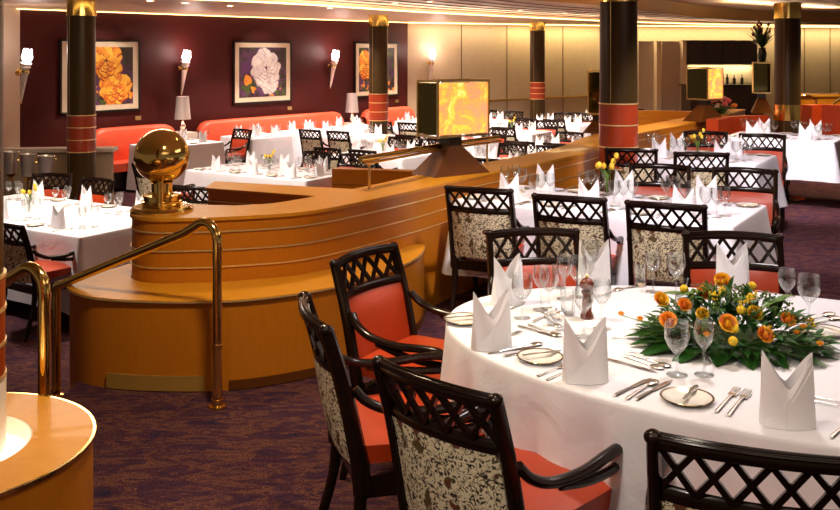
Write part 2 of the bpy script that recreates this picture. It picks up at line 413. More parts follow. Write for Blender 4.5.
def leafshape(mb, base, direction, L, W, droop=.3, fold=.15, n=6):
    base = Vector(base); d = Vector(direction).normalized(); side = d.cross(Vector((0, 0, 1))).normalized(); up = side.cross(d)
    def fn(u, v):
        s_ = u; w = W*math.sin(PI*min(1, s_*.98+.02))**.8*(1-.35*s_)
        x = (v-.5)*2
        return base+d*(L*s_)+side*(w*x)+up*(-droop*L*s_*s_+abs(x)*w*fold)
    mb.grid(fn, n, 4)
def rose_parts(r=.032, seed=0):
    rnd = random.Random(seed); mb = MB()
    def petal(a, tilt, rad, hgt, wid):
        ca, sa = math.cos(a), math.sin(a)
        def fn(u, v):
            ang = (u-.5)*wid; rr = rad*(.35+.65*math.sin(v*PI/2))*(1-(.45 if rad < .55*r else .12)*v**4)+tilt*v*v
            z = hgt*v-(.25*hgt*(2*abs(u-.5))**3)+(-tilt*.5*v**4)
            rr += .12*rad*math.sin(v*PI)*(0)+(.15*rad*(v**6))
            aa = a+ang
            return Vector((rr*math.cos(aa), rr*math.sin(aa), z))
        mb.mi = 1 if rnd.random() < .18 else 0
        mb.grid(fn, 6, 5)
    for ring, (cnt, rad, hg, tl) in enumerate(((2, .16, 1.30, 0), (3, .28, 1.30, .0), (3, .42, 1.25, .02), (4, .56, 1.15, .06), (5, .72, 1.0, .14), (6, .86, .8, .26))):
        for k in range(cnt): petal(2*PI*k/cnt+ring*.7+rnd.uniform(-.2, .2), tl*r, rad*r, hg*r, 2*PI/cnt*1.5)
    mb.mi = 0; mb.sphere((0, 0, r*.25), r*.45, 10, 6)
    return mb
def bud_vase():
    ps = [('vase', MB().lathe([(0, 0), (.02, 0), (.024, .03), (.012, .07), (.014, .10), (.0125, .10), (.010, .07), (.02, .03), (0, .006)], 16).mesh('vase', 'glass'))]
    rnd = random.Random(4); mb = MB()
    tips = []
    for k in range(6):
        a = rnd.uniform(0, 6.28); tip = Vector((.06*math.cos(a), .05*math.sin(a), rnd.uniform(.17, .27))); tips.append(tip)
        mb.tube(bez([(0, 0, .01), (tip.x*.3, tip.y*.3, tip.z*.6), tip], 4), .0022, 6)
    for k in range(7):
        a = rnd.uniform(0, 6.28); leafshape(mb, (0, 0, .08+.015*k), (math.cos(a)*.6, math.sin(a)*.6, .7), .085, .012, .3)
    ps.append(('stems', mb.mesh('stems', 'leaf_light')))
    for tp in tips: 
        mb = MB().sphere(tp, .016, 10, 8, (1, 1, 1.3)); ps.append(('blossom', mb.mesh('blossom', 'rose_yellow')))
    return ('bud_vase', None, ps)
VASE = bud_vase()

# ------------------------------------------------------------------ cloths and tables
def rect_outline(L, W, r=.03, per=None):
    pts = []; hx, hy = L/2, W/2
    def seg(p, q, n): 
        for i in range(n): pts.append((p[0]+(q[0]-p[0])*i/n, p[1]+(q[1]-p[1])*i/n))
    nl = max(8, int(L/.05)); nw = max(8, int(W/.05))
    seg((-hx+r, -hy), (hx-r, -hy), nl)
    for k in range(5): a = -PI/2+PI/2*k/5; pts.append((hx-r+r*math.cos(a), -hy+r+r*math.sin(a)))
    seg((hx, -hy+r), (hx, hy-r), nw)
    for k in range(5): a = PI/2*k/5; pts.append((hx-r+r*math.cos(a), hy-r+r*math.sin(a)))
    seg((hx-r, hy), (-hx+r, hy), nl)
    for k in range(5): a = PI/2+PI/2*k/5; pts.append((-hx+r+r*math.cos(a), hy-r+r*math.sin(a)))
    seg((-hx, hy-r), (-hx, -hy+r), nw)
    for k in range(5): a = PI+PI/2*k/5; pts.append((-hx+r+r*math.cos(a), -hy+r+r*math.sin(a)))
    return pts
def ell_outline(a, b, n=180): return [(a*math.cos(2*PI*k/n), b*math.sin(2*PI*k/n)) for k in range(n)]
def cloth_mesh(out, drop, top, amp=.03, folds=.22, flare=.06, seed=1, corner=0):
    n = len(out); rnd = random.Random(seed); bm = MB()
    nor = []; arc = [0]
    for i in range(n):
        p, q = Vector(out[i-1]), Vector(out[(i+1) % n]); d = (q-p).normalized(); nor.append(Vector((d.y, -d.x)))
        arc.append(arc[-1]+(Vector(out[(i+1) % n])-Vector(out[i])).length)
    curv = [0]*n
    for i in range(n):
        a = nor[i-3].angle_signed(nor[(i+3) % n], 0); curv[i] = abs(a)
    ph = [rnd.uniform(0, 6.28) for _ in range(4)]; T = arc[-1]; k1 = round(T/folds); k2 = round(T/(folds*1.7)); k3 = round(T/(folds*.62))
    levels = [(-.022, 0), (-.014, 0), (-.004, -.001), (0, -.006), (.003, -.016)]+[(None, s_) for s_ in (.1, .2, .33, .46, .6, .75, .9, 1)]
    rings = []
    for off, dz in levels:
        ring = []
        for i in range(n):
            P = Vector(out[i])
            if off is None:
                s_ = dz; u = arc[i]/T*2*PI
                w = (math.sin(k1*u+ph[0])+.6*math.sin(k2*u+ph[1])+.4*math.sin(k3*u+ph[2]))*.5
                o_ = .004+flare*s_**1.1+amp*w*(s_**1.2 if drop < .65 else min(1, s_*1.9)**.9)+corner*min(1, curv[i]/1.2)*s_
                z = top-.016-(drop-.016)*s_+.006*w*s_
            else: o_ = off; z = top+dz
            P = P+nor[i]*o_
            ring.append(bm.bm.verts.new((P.x, P.y, z)))
        rings.append(ring)
    for A, B in zip(rings, rings[1:]):
        for i in range(n): bm._f((A[i], A[(i+1) % n], B[(i+1) % n], B[i]))
    bm._f(rings[0])
    me = bm.mesh('tablecloth', 'cloth', angle=75)
    return me
PLACES = []
COLS = []      # column centres to keep chairs clear of
def table(name, pos, floor, out, drop, phrase, rz=ROT, ped=((0, 0),), amp=.03, folds=.22, flare=.06, corner=0, look='white-clothed dining table', seed=1, desc=''):
    o = link(name, None, None, (pos[0], pos[1], floor), rz); tag(o, None, 'table', 'clothed dining tables')
    o['label'] = look+desc
    link('tabletop', MB().prism([(p[0]*.975, p[1]*.975) for p in out], .715, .748).mesh('tabletop', 'mahogany', smooth=False), o)
    for (x, y) in ped:
        link('pedestal', MB().lathe([(0, .0), (.24, 0), (.24, .02), (.06, .05), (.045, .12), (.045, .68), (.12, .72), (0, .72)], 16, (x, y, 0)).mesh('pedestal', 'mahogany'), o)
    c = link('tablecloth', cloth_mesh(out, drop, .760, amp, folds, flare, seed, corner), None, (pos[0], pos[1], floor), rz)
    tag(c, 'white cloth draped over '+phrase, 'tablecloth', 'white tablecloths')
    return o
def local(pos, rz, x, y, z): 
    c, s = math.cos(rz), math.sin(rz)
    return Vector((pos[0]+c*x-s*y, pos[1]+s*x+c*y, z))
def chair(p, face, floor, place, fine=False, tint=None, force=False):
    if not force:
        for c in COLS:
            if (Vector((p[0], p[1]))-Vector(c)).length < .5: return None
    if not force:
        for o in bpy.data.objects:
            if o.get('category') == 'chair' and abs(o.location.x-p[0]) < .56 and abs(o.location.y-p[1]) < .5 and (o.location-Vector((p[0], p[1], floor))).length < .56: return None
    x, y = PX((p[0], p[1], floor+.9))
    if x < -40 or x > 880 or p[1] < 1: return None
    rz = math.atan2(face[1], face[0])-PI/2
    return inst(CHAIR if fine else CHAIR_FAR, (p[0], p[1], floor), rz, 'dark lattice-back armchair', place, 'chair', 'lattice-back armchairs')
def inview(p):
    x, y = PX(p); return -12 < x < 852 and y < 520
def setting(pos, rz, z, x, y, ang, phrase, full=True, glasses=2, rnd=random):
    if full: glasses = 3
    """one cover; x,y is the edge point in the table frame, ang the direction towards the table centre"""
    dx, dy = math.cos(ang), math.sin(ang); rx, ry = dy, -dx          # right of the diner
    at = lambda f_, s_, zz=0: local(pos, rz, x+dx*f_+rx*s_, y+dy*f_+ry*s_, z+zz)
    wr = rz+ang-PI/2
    p = at(.20, 0)
    if not inview(p): return
    j = lambda: rnd.uniform(-.02, .02)
    inst(NAPKIN, at(.17, j()), wr+rnd.choice((0, PI))+j()*6, 'white peaked napkin', phrase, 'napkin', 'peaked napkins')
    inst(GOBLET, at(.34+j(), .10), 0, 'stemmed water goblet', phrase, 'glass', 'water goblets')
    if glasses > 1: inst(WINE, at(.27+j(), .19), 0, 'slender wine glass', phrase, 'glass', 'wine glasses')
    if glasses > 2: inst(WINE, at(.36+j(), .22), 0, 'slender wine glass', phrase, 'glass', 'wine glasses')
    if full:
        inst(BPLATE, at(.13, -.25), 0, 'gold-rimmed white bread plate', phrase, 'plate', 'bread plates')
        inst(BKNIFE, at(.13, -.25, .012), wr-.6+j()*8, 'butter knife on plate', phrase, 'knife', 'butter knives')
        inst(FORK, at(.12, -.145), wr+j(), 'silver fork', phrase, 'fork', 'table forks')
        inst(FORK, at(.12, -.115), wr+j(), 'silver fork', phrase, 'fork', 'table forks')
        inst(KNIFE, at(.13, .12), wr+j(), 'silver table knife', phrase, 'knife', 'table knives')
        inst(SPOON, at(.12, .15), wr+j(), 'silver soup spoon', phrase, 'spoon', 'soup spoons')
    else:
        inst(BPLATE, at(.13, -.20), 0, 'gold-rimmed white bread plate', phrase, 'plate', 'bread plates')
def rect_table(pos, L, W, floor, phrase, desc, seats=(-.3, .3), sides=(-1, 1), drop=.62, full=False, ends=(), fine=False, rz=ROT, chairs=True, corner=.06, gap=.17, vase=True, seed=1, skip=()):
    table('dining_table', pos, floor, rect_outline(L, W), drop, phrase, rz, ped=((0, 0),) if L < 1.6 else ((-L/3.4, 0), (L/3.4, 0)), amp=.014, folds=.3, flare=.03, corner=corner, seed=seed, desc=desc)
    z = floor+.7605; rnd = random.Random(seed)
    for sd in sides:
        for i, sx in enumerate(seats):
            setting(pos, rz, z, sx, sd*W/2, -sd*PI/2, phrase, full, rnd=rnd)
            if chairs and (sd, i) not in skip:
                q = local(pos, rz, sx, sd*(W/2+gap), 0); f = local((0, 0), rz, 0, -sd, 0)
                chair(q, f, floor, phrase, fine)
    for e in ends:
        q = local(pos, rz, e*(L/2+gap), 0, 0); f = local((0, 0), rz, -e, 0, 0)
        chair(q, f, floor, phrase, fine)
        setting(pos, rz, z, e*L/2, 0, PI if e > 0 else 0, phrase, full, rnd=rnd)
    if vase: inst(VASE, local(pos, rz, 0, 0, z), .5, 'small glass vase of yellow flowers', phrase, 'vase', 'bud vases')

# ------------------------------------------------------------------ setting: floors, walls, ceiling
DF = [(-1.25, 5.38), (-.82, 5.52), (-.60, 5.68), (-.33, 6.03), (0, 6.52), (.25, 6.95), (.52, 7.36), (1.1, 8.15), (1.70, 9.15), (2.25, 10.45), (3.2, 11.9), (4.3, 13.6), (5.2, 15.2)]
DF = [(p.x, p.y) for p in bez([(x, y, 0) for x, y in DF], 6)]
DW = .36
def offset(path, d):
    out = []
    for i in range(len(path)):
        p, q = Vector(path[max(i-1, 0)]), Vector(path[min(i+1, len(path)-1)]); t_ = (q-p).normalized()
        out.append((path[i][0]-t_.y*d, path[i][1]+t_.x*d))
    return out
DB = offset(DF, DW); DC = offset(DF, DW/2)
up = [(-3.5, -1.5), (-3.5, 3.2), (-1.80, 3.55), (-1.86, 5.14), (-1.60, 5.6), (-1.25, 5.62)]+DC[1:]+[(9, 17.5), (12, 17.5), (12, -1.5)]
structure('floor', MB().prism(up, FL, 0).mesh('floor', 'carpet', smooth=False), 'purple and rust patterned carpet on the upper dining level', cat='floor')
structure('floor', MB().prism([(-14, 3), (16, 3), (16, 30), (-14, 30)], FL-.05, FL-.001).mesh('lower_floor', 'carpet', smooth=False), 'purple patterned carpet on the lower dining level', cat='floor')
# two carpeted steps between the handrails
sd = Vector((-.875, .484)); sp = Vector((-1.80, 3.55)); sq = Vector((-1.86, 5.14))
for k, zt in ((1, -.16), (2, -.32)):
    a0, a1 = sp+sd*.38*(k-1), sp+sd*.38*k; b0, b1 = sq+sd*.38*(k-1), sq+sd*.38*k
    structure('step', MB().prism([a0, b0, b1, a1], FL, zt).mesh('step', 'carpet', smooth=False), 'upper carpeted step between the brass handrails' if k == 1 else 'lower carpeted step between the brass handrails', cat='step')
WT = 2.45
WA = Vector((-6.19, 14.7)); WD = Vector((.628, .778)).normalized(); WN = Vector((WD.y, -WD.x))   # burgundy wall start, direction, normal into the room
WB = WA+WD*9.4
WC = Vector((4.68, 24.7)); WE = Vector((12.6, 26.5))
def wall_box(name, p, q, z0, z1, mat, th=.15, label=None):
    d = (q-p).normalized(); n_ = Vector((-d.y, d.x))*th
    return structure(name, MB().prism([p, q, q+n_, p+n_], z0, z1).mesh(name, mat, smooth=False), label, cat='wall')
wall_box('wall_left', WA, WB, FL, WT+.1, 'burgundy_wall', label='dark burgundy wall hung with three framed flower pictures')
wall_box('wall_back', WB, WC, FL, WT+.1, 'beige_wall', label='beige panelled wall behind the slim banded column')
wall_box('wall_right', WC, WE, FL, WT+.1, 'beige_wall', label='beige panelled wall at the far right')
wall_box('wall_corner', WA+Vector((-.12, -1.0)), WA, FL, WT+.1, 'pilaster', label='pale strip of wall at the left edge carrying a torch lamp')
def onwall(p, d, t_, off=0): n_ = Vector((d.y, -d.x)); return p+d*t_+n_*off
BD = (WC-WB).normalized(); CD = (WE-WC).normalized()
mb = MB()
for t_ in (1.45, 2.75, 3.6, 4.45): 
    c = onwall(WB, BD, t_, .004); mb.box((c.x, c.y, 1.0), (.018, .01, 2.9), math.atan2(BD.y, BD.x))
for t_ in (.35, .9, 5.2, 6.0, 6.8): 
    c = onwall(WC, CD, t_, .004); mb.box((c.x, c.y, 1.0), (.018, .01, 2.9), math.atan2(CD.y, CD.x))
structure('trim_panel', mb.mesh('panel_joints', 'wall_joint', smooth=False), 'dark vertical joints between the wall panels', cat='trim')
mb = MB(); a = onwall(WB, BD, 1.9, .03); b_ = onwall(WC, CD, .5, .03)
mb.tube([(a.x, a.y, .57), (WC.x+.01, WC.y-.03, .62), (b_.x, b_.y, .62)], .022, 8)
structure('trim_dado', mb.mesh('dado_rail', 'brass'), 'thin brass rail along the beige panelled wall', cat='trim')

# ceiling
FA = [(-9, 6.5), (-2, 8.6), (1.77, 12), (3.4, 14.6), (5.2, 17.6), (7.0, 19.6), (9.4, 20.8), (16, 21.5)]
FA = [(p.x, p.y) for p in bez([(x, y, 0) for x, y in FA], 6)]
L2 = [(-9, 8.4), (-4.5, 10.6), (-1.9, 12.8), (0, 15.8), (2.84, 19.3), (5.1, 21.8), (9.2, 24.4), (16, 26)]
L2 = [(p.x, p.y) for p in bez([(x, y, 0) for x, y in L2], 6)]
structure('ceiling', MB().prism([(-14, -3)]+[(-14, 6.5)]+FA+[(16, -3)], 2.62, 2.70).mesh('ceiling_inner', 'ceiling_tan', smooth=False), 'raised tan ceiling over the upper level', cat='ceiling')
structure('ceiling', MB().prism([(-14, 6.5)]+FA+L2[::-1]+[(-14, 8.4)], 2.47, 2.70).mesh('ceiling_middle', 'ceiling_slat', smooth=False), 'slatted pinkish ceiling between the soffits', cat='ceiling')
structure('ceiling', MB().prism([(-14, 8.4)]+L2+[(16, 30), (-14, 30)], 2.45, 2.70).mesh('ceiling_outer', 'ceiling_tan', smooth=False), 'plain tan ceiling band along the walls', cat='ceiling')
me = MB().ribbon(FA, 2.40, 2.64).mesh('fascia', 'soffit_brown'); solid(me, .05)
structure('ceiling_fascia', me, 'curved brown soffit edge hanging from the ceiling', cat='ceiling')
me = MB().ribbon(offset(FA, -.03), 2.62, 2.635).mesh('fa2', 'slat_gap'); 
mb = MB()
for k in range(1, 7):
    pth = offset(L2, -.42*k); mb.ribbon(pth, 2.455, 2.468); 
    pth2 = offset(L2, -.42*k-.05)
    for i in range(len(pth)-1):
        mb._f([mb.bm.verts.new((*q, 2.455)) for q in (pth[i], pth[i+1], pth2[i+1], pth2[i])])
structure('trim_ceiling_slats', mb.mesh('slats', 'slat_gap', smooth=False), 'dark gaps between the ceiling slats', cat='trim')
structure('trim_cove', MB().tube([(x, y, 2.435) for x, y in L2], .012, 6).mesh('cove', 'cove_glow'), 'glowing warm light line curving along the ceiling', cat='trim')
q0, q1 = onwall(WA, WD, -.1, .10), onwall(WA, WD, 9.45, .10)
structure('trim_cove', MB().tube([(q0.x, q0.y, 2.43), (q1.x, q1.y, 2.43)], .009, 6).mesh('cove2', 'cove_glow'), 'glowing light line along the top of the burgundy wall', cat='trim')
q0, q1, q2 = onwall(WB, BD, .0, .10), onwall(WC, CD, 0, .10), onwall(WC, CD, 8, .10)
structure('trim_cove', MB().tube([(q0.x, q0.y, 2.43), (q1.x, q1.y, 2.43), (q2.x, q2.y, 2.43)], .014, 6).mesh('cove3', 'cove_glow'), 'glowing light line along the top of the beige wall', cat='trim')

# ------------------------------------------------------------------ columns
def column(px, Y, r, z0, band, phrase, name='column', top=2.46, collar=.22, base_z=None):
    X = (px-420)/F*Y; COLS.append((X, Y))
    o = link(name, None, None, (X, Y, z0), 0); tag(o, phrase, 'column', 'round columns', 'thing')
    z = lambda v: v-z0
    link('shaft', MB().lathe([(0, 0), (r, 0), (r, top-z0), (0, top-z0)], 40).mesh('shaft', 'column_dark'), o)
    link('brass_collar', MB().lathe([(r*1.0, z(top-collar)), (r*1.06, z(top-collar)), (r*1.06, z(top-.01)), (r, z(top-.01))], 40).mesh('collar', 'brass'), o)
    if band:
        b0, b1 = band; k = link('red_band', MB().lathe([(r, z(b0)), (r*1.03, z(b0)), (r*1.03, z(b1)), (r, z(b1))], 40).mesh('band', 'column_red'), o)
        for q in (0, .33, .67, 1):
            zz = z(b0+(b1-b0)*q); link('brass_ring', MB().lathe([(r*1.0, zz-.006), (r*1.05, zz-.006), (r*1.05, zz+.006), (r, zz+.006)], 40).mesh('ring', 'inlay_gold'), k)
    if base_z: link('brass_base', MB().lathe([(r, z(base_z[0])), (r*1.08, z(base_z[0])), (r*1.08, z(base_z[1])), (r, z(base_z[1]))], 40).mesh('base', 'brass'), o)
    mb = MB()
    for s_ in (-2.2,): 
        mb.box((r*math.cos(s_), r*math.sin(s_), z((top-collar+z0)/2)+0), (.004, .004, (top-collar-z0)))
    link('brass_seam', mb.mesh('seam', 'brass_dull', smooth=False), o)
    return o
column(81.5, 12.3, .175, FL, (.49, .96), 'dark banded column in front of the orange flower picture')
column(378.5, 17.6, .175, FL, (.50, .99), 'slender dark banded column in front of the third picture')
column(537.5, 21.8, .172, FL, (.68, 1.06), 'farthest banded column against the beige panelled wall')
column(618.5, 8.75, .172, 0, (.72, 1.31), 'large dark banded column beside the centre of the tables')
column(787.5, 13.3, .175, 0, None, 'dark column with brass foot at the right behind the tables', base_z=(.82, 1.04))

# ------------------------------------------------------------------ curved divider, ledge, stairs rail
def semi(cx, cy, r, a0, a1, n=14): return [(cx+r*math.cos(R(a0+(a1-a0)*i/n)), cy+r*math.sin(R(a0+(a1-a0)*i/n))) for i in range(n+1)]
front = semi(-1.45, 5.62, .245, 110, 270)+DF[1:]
back = DB[3:][::-1]
div = link('partition_wall', None, None, (0, 0, 0)); tag(div, 'long curved honey-wood partition wall with brass inlay lines', 'partition')
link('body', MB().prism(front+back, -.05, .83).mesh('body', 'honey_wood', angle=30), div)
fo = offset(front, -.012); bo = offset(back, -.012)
link('coping', MB().prism(fo+bo, .83, .85).mesh('coping', 'honey_wood_lit', angle=30), div)
for zz in (.765, .66, .565):
    link('brass_inlay', solid(MB().ribbon(offset(front, -.004), zz-.0045, zz+.0045).mesh('inlay', 'inlay_gold'), .003), div)
# branch of the partition going back left
br = [(-.42, 6.22), (-1.50, 6.72), (-1.50, 7.02), (-.20, 6.52)]
bo_ = link('partition_branch', None, None, (0, 0, 0)); tag(bo_, 'short honey-wood wing wall behind the curved partition', 'partition')
link('body', MB().prism(br, FL, .815).bevel(.004).mesh('body', 'honey_wood', angle=30), bo_)
link('coping', MB().prism([(-.42, 6.20), (-1.52, 6.70), (-1.52, 7.04), (-.20, 6.54)], .815, .828).mesh('coping', 'honey_wood_lit', smooth=False), bo_)
link('brass_inlay', MB().bar((-.5, 6.245, .735), (-1.50, 6.713, .735), .012, .006).mesh('inlay', 'inlay_gold', smooth=False), bo_)
# ledge
led = [(-1.97, 5.42), (-1.955, 5.30), (-1.86, 5.17), (-1.71, 5.075), (-1.43, 5.015), (-1.07, 5.015), (-.80, 5.10), (-.475, 5.32), (-.20, 5.68), (-.02, 6.1), (.03, 6.50)]
ledp = [(p.x, p.y) for p in bez([(x, y, 0) for x, y in led], 5)]
LIN = [p for p in offset(front, -.004) if p[1] < 6.46][::-1]+[(-1.80, 5.87)]
lo = link('curved_ledge', None, None, (0, 0, 0)); tag(lo, 'low curved honey-wood ledge in front of the partition wall', 'ledge')
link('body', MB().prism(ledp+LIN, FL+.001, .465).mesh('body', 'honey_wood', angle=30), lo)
link('top', MB().prism(offset(ledp, -.01)+LIN, .465, .48).mesh('top', 'honey_wood_lit', angle=30), lo)
link('brass_edge', solid(MB().ribbon(offset(ledp, -.012), .468, .476).mesh('edge', 'inlay_gold'), .003), lo)
kp = offset(ledp, -.006)
link('kick_plate', solid(MB().ribbon([p for p in kp if p[0] > -1.68 and p[0] < -1.10], .005, .085).mesh('kick', 'kick_gold'), .006), lo)
link('kick_plate', solid(MB().ribbon([p for p in kp if p[0] > -1.02], .005, .055).mesh('kick', 'foot_wood'), .006), lo)

def handrail(p, v, label, z1=-.16):
    """p upper post foot, v slope vector"""
    o = link('handrail', None, None, (p[0], p[1], 0)); tag(o, label, 'handrail', 'brass stair handrails')
    d = Vector((v[0], v[1], 0)); H = .93; r = .0245
    a = Vector((0, 0, 0)); q = d+Vector((0, 0, H+v[2]))
    arc = bez([Vector((0, 0, H-.16)), Vector((0, 0, H-.09)), d*.012+Vector((0, 0, H-.045)), d*.045+Vector((0, 0, H-.012)), d*.085+Vector((0, 0, H-.008)), d*.13+Vector((0, 0, H-.035)), d*.19+Vector((0, 0, H-.075))], 5)
    e0 = q-Vector((d.x, d.y, v[2]))*.05; arc2 = bez([e0, q-Vector((d.x, d.y, v[2]))*.01, q+Vector((0, 0, -.03)), q+Vector((0, 0, -.1))], 5)
    path = [a]+arc+arc2+[Vector((q.x, q.y, z1))]
    link('rail', MB().tube(path, r, 16).mesh('rail', 'brass', angle=60), o)
    for (c, zz) in (((0, 0), 0), ((q.x, q.y), z1)):
        link('foot_flange', MB().lathe([(0, 0), (.042, 0), (.042, .012), (.028, .018), (.028, .045), (.022, .048)], 20, (c[0], c[1], zz)).mesh('flange', 'brass'), o)
    link('joint_ring', MB().lathe([(.0245, 0), (.028, .003), (.028, .02), (.0245, .023)], 20, (0, 0, .30)).mesh('ring', 'brass'), o)
    return o
handrail((-1.02, 4.78), (-1.04, .60, -.47), 'brass stair handrail beside the curved ledge')
handrail((-1.495, 3.78), (-1.04, .60, -.47), 'brass stair handrail at the left edge behind the round console', z1=-.32)
# low rail on the partition
rp = [p for p in offset(DF, DW-.07) if 6.35 < p[1] < 8.15]
hr = link('partition_rail', None, None, (0, 0, 0)); tag(hr, 'low brass rail running on top of the curved partition', 'rail')
link('rail', MB().tube([(x, y, 1.06) for x, y in rp], .021, 12).mesh('rail', 'brass'), hr)
link('rail', MB().tube([(x+.03, y-.02, 1.035) for x, y in rp], .010, 8).mesh('rail', 'brass_dull'), hr)
for k in (1, len(rp)-2):
    link('rail_post', MB().tube([(rp[k][0], rp[k][1], .85), (rp[k][0], rp[k][1], 1.05)], .009, 10).mesh('post', 'brass_dull'), hr)

# brass globe on the end of the partition
gx, gy = -1.525, 5.61
gl = link('globe_sculpture', None, None, (gx, gy, .85)); tag(gl, 'polished brass globe on a tiered round base', 'sculpture')
link('base_plate', MB().lathe([(0, 0), (.182, 0), (.182, .012), (.165, .030), (.10, .034), (0, .034)], 48).mesh('base', 'brass', angle=30), gl)
link('tier', MB().lathe([(.05, .034), (.112, .034), (.118, .05), (.118, .062), (.105, .066), (.105, .085), (.112, .088), (.112, .098), (.05, .104), (0, .104)], 40).mesh('tier', 'brass', angle=30), gl)
link('neck', MB().lathe([(.068, .10), (.072, .104), (.060, .115), (.060, .165), (.074, .175), (.0, .176)], 32).mesh('neck', 'brass', angle=30), gl)
link('support_post', MB().lathe([(.018, .03), (.024, .035), (.018, .04), (.018, .19), (0, .19)], 20, (.02, -.105, 0)).mesh('sp', 'brass', angle=30), gl)
link('globe', MB().sphere((0, 0, .325), .160, 56, 36).mesh('globe', 'brass', angle=80), gl)
link('globe_ring', MB().tube([(.162*math.cos(2*PI*k/48), .162*math.sin(2*PI*k/48)*math.cos(R(35)), .325+.162*math.sin(2*PI*k/48)*math.sin(R(35))) for k in range(48)], .0022, 6, closed=True).mesh('gring', 'brass_dull'), gl)

# glowing onyx boxes
def onyx_box(K, d, wf, ws, z0, h, label, ped=True, base=.85, onyxside=True):
    """K near corner, d direction of the front face, ws depth of the side"""
    n_ = Vector((-d.y, d.x)); o = link('light_box', None, None, (K[0], K[1], base)); tag(o, label, 'lamp', 'onyx light boxes')
    rz = math.atan2(d.y, d.x); P = lambda u, w, z: Vector((d.x*u+n_.x*w, d.y*u+n_.y*w, z-base))
    c = P(wf/2, ws/2, z0+h/2)
    m3 = Matrix.Rotation(rz, 3, 'Z')
    link('side_glass', MB().box(c, (wf-.012, ws-.012, h-.03), rz).mesh('core', 'mirror_gold', smooth=False), o)
    link('onyx_panel', MB().box(P(wf/2, .002, z0+h/2), (wf-.025, .012, h-.03), rz).mesh('onyx', 'onyx', smooth=False), o)
    link('onyx_panel', MB().box(P(wf/2, ws-.002, z0+h/2), (wf-.025, .012, h-.03), rz).mesh('onyx', 'onyx', smooth=False), o)
    mb = MB(); q = .014
    for u in (0, wf):
        for w in (0, ws): mb.box(P(u, w, z0+h/2), (q, q, h), rz)
    for zz in (z0, z0+h):
        for w in (0, ws): mb.box(P(wf/2, w, zz), (wf+q, q, q), rz)
        for u in (0, wf): mb.box(P(u, ws/2, zz), (q, ws+q, q), rz)
    link('brass_frame', mb.mesh('frame', 'brass_dull', smooth=False), o)
    if ped:
        link('neck', MB().box(P(wf*.45, ws/2, z0-.04), (.12, .12, .08), rz).mesh('neck', 'cabinet_dark', smooth=False), o)
        zt = z0-.08; mb = MB(); tp = [P(wf*.45+sx*.06, ws/2+sy*.06, zt) for sx, sy in ((-1, -1), (1, -1), (1, 1), (-1, 1))]
        bt = [P(wf*.45+sx*.27, ws/2+sy*.15, base) for sx, sy in ((-1, -1), (1, -1), (1, 1), (-1, 1))]
        tv = [mb.bm.verts.new(v_) for v_ in tp]; bv = [mb.bm.verts.new(v_) for v_ in bt]
        for i in range(4): mb._f((bv[i], bv[(i+1) % 4], tv[(i+1) % 4], tv[i]))
        mb._f(tv); mb._f(bv[::-1])
        link('pyramid_foot', mb.mesh('foot', 'foot_wood', smooth=False), o)
    return o
dd = Vector((.80, .60))
onyx_box((.133, 7.10), dd, .50, .25, 1.145, .42, 'large glowing orange onyx light box on the partition wall')
onyx_box((3.80, 12.55), Vector((.80, .60)), .33, .33, 1.14, .42, 'smaller glowing onyx light box farther along the partition')
onyx_box((5.28, 14.3), Vector((.30, .954)), .30, .25, 1.15, .46, 'narrow mirrored light box left of the right-hand column')
onyx_box((2.13, 10.9), Vector((.30, .954)), .30, .20, 1.06, .5, 'brass-framed light box half hidden by the large column', base=.85)
# ------------------------------------------------------------------ round console at the near left
cx, cy = -1.60, 3.17
co = link('round_console', None, None, (cx, cy, 0)); tag(co, 'round honey-wood console with a lit round well in its top', 'console')
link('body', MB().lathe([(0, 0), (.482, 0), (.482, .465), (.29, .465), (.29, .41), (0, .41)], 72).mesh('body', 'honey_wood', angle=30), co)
link('top', MB().lathe([(.285, .4655), (.488, .4655), (.488, .48), (.285, .48), (.285, .4655)], 72).mesh('top', 'honey_wood_lit', angle=30), co)
link('brass_edge', MB().lathe([(.488, .468), (.492, .468), (.492, .481), (.482, .481)], 72).mesh('edge', 'brass', angle=30), co)
# open the well: ring wall and glowing floor set into the top
link('well_rim', MB().lathe([(.289, .412), (.289, .465), (.285, .479), (.279, .479), (.279, .412)], 72).mesh('rim', 'cream_stone', angle=30), co)
link('well_light', MB().lathe([(0, .412), (.277, .412), (.277, .418), (0, .418)], 60).mesh('well', 'well_glow', angle=30), co)
ce = column(-60, 3.17, .195, .4185, (.70, 1.04), 'large dark column at the left edge rising from the round console', top=2.62, collar=.2)
link('glass_sleeve', MB().lathe([(.197, .01), (.204, .01), (.204, .27), (.197, .27)], 40).mesh('sleeve', 'frosted'), ce)

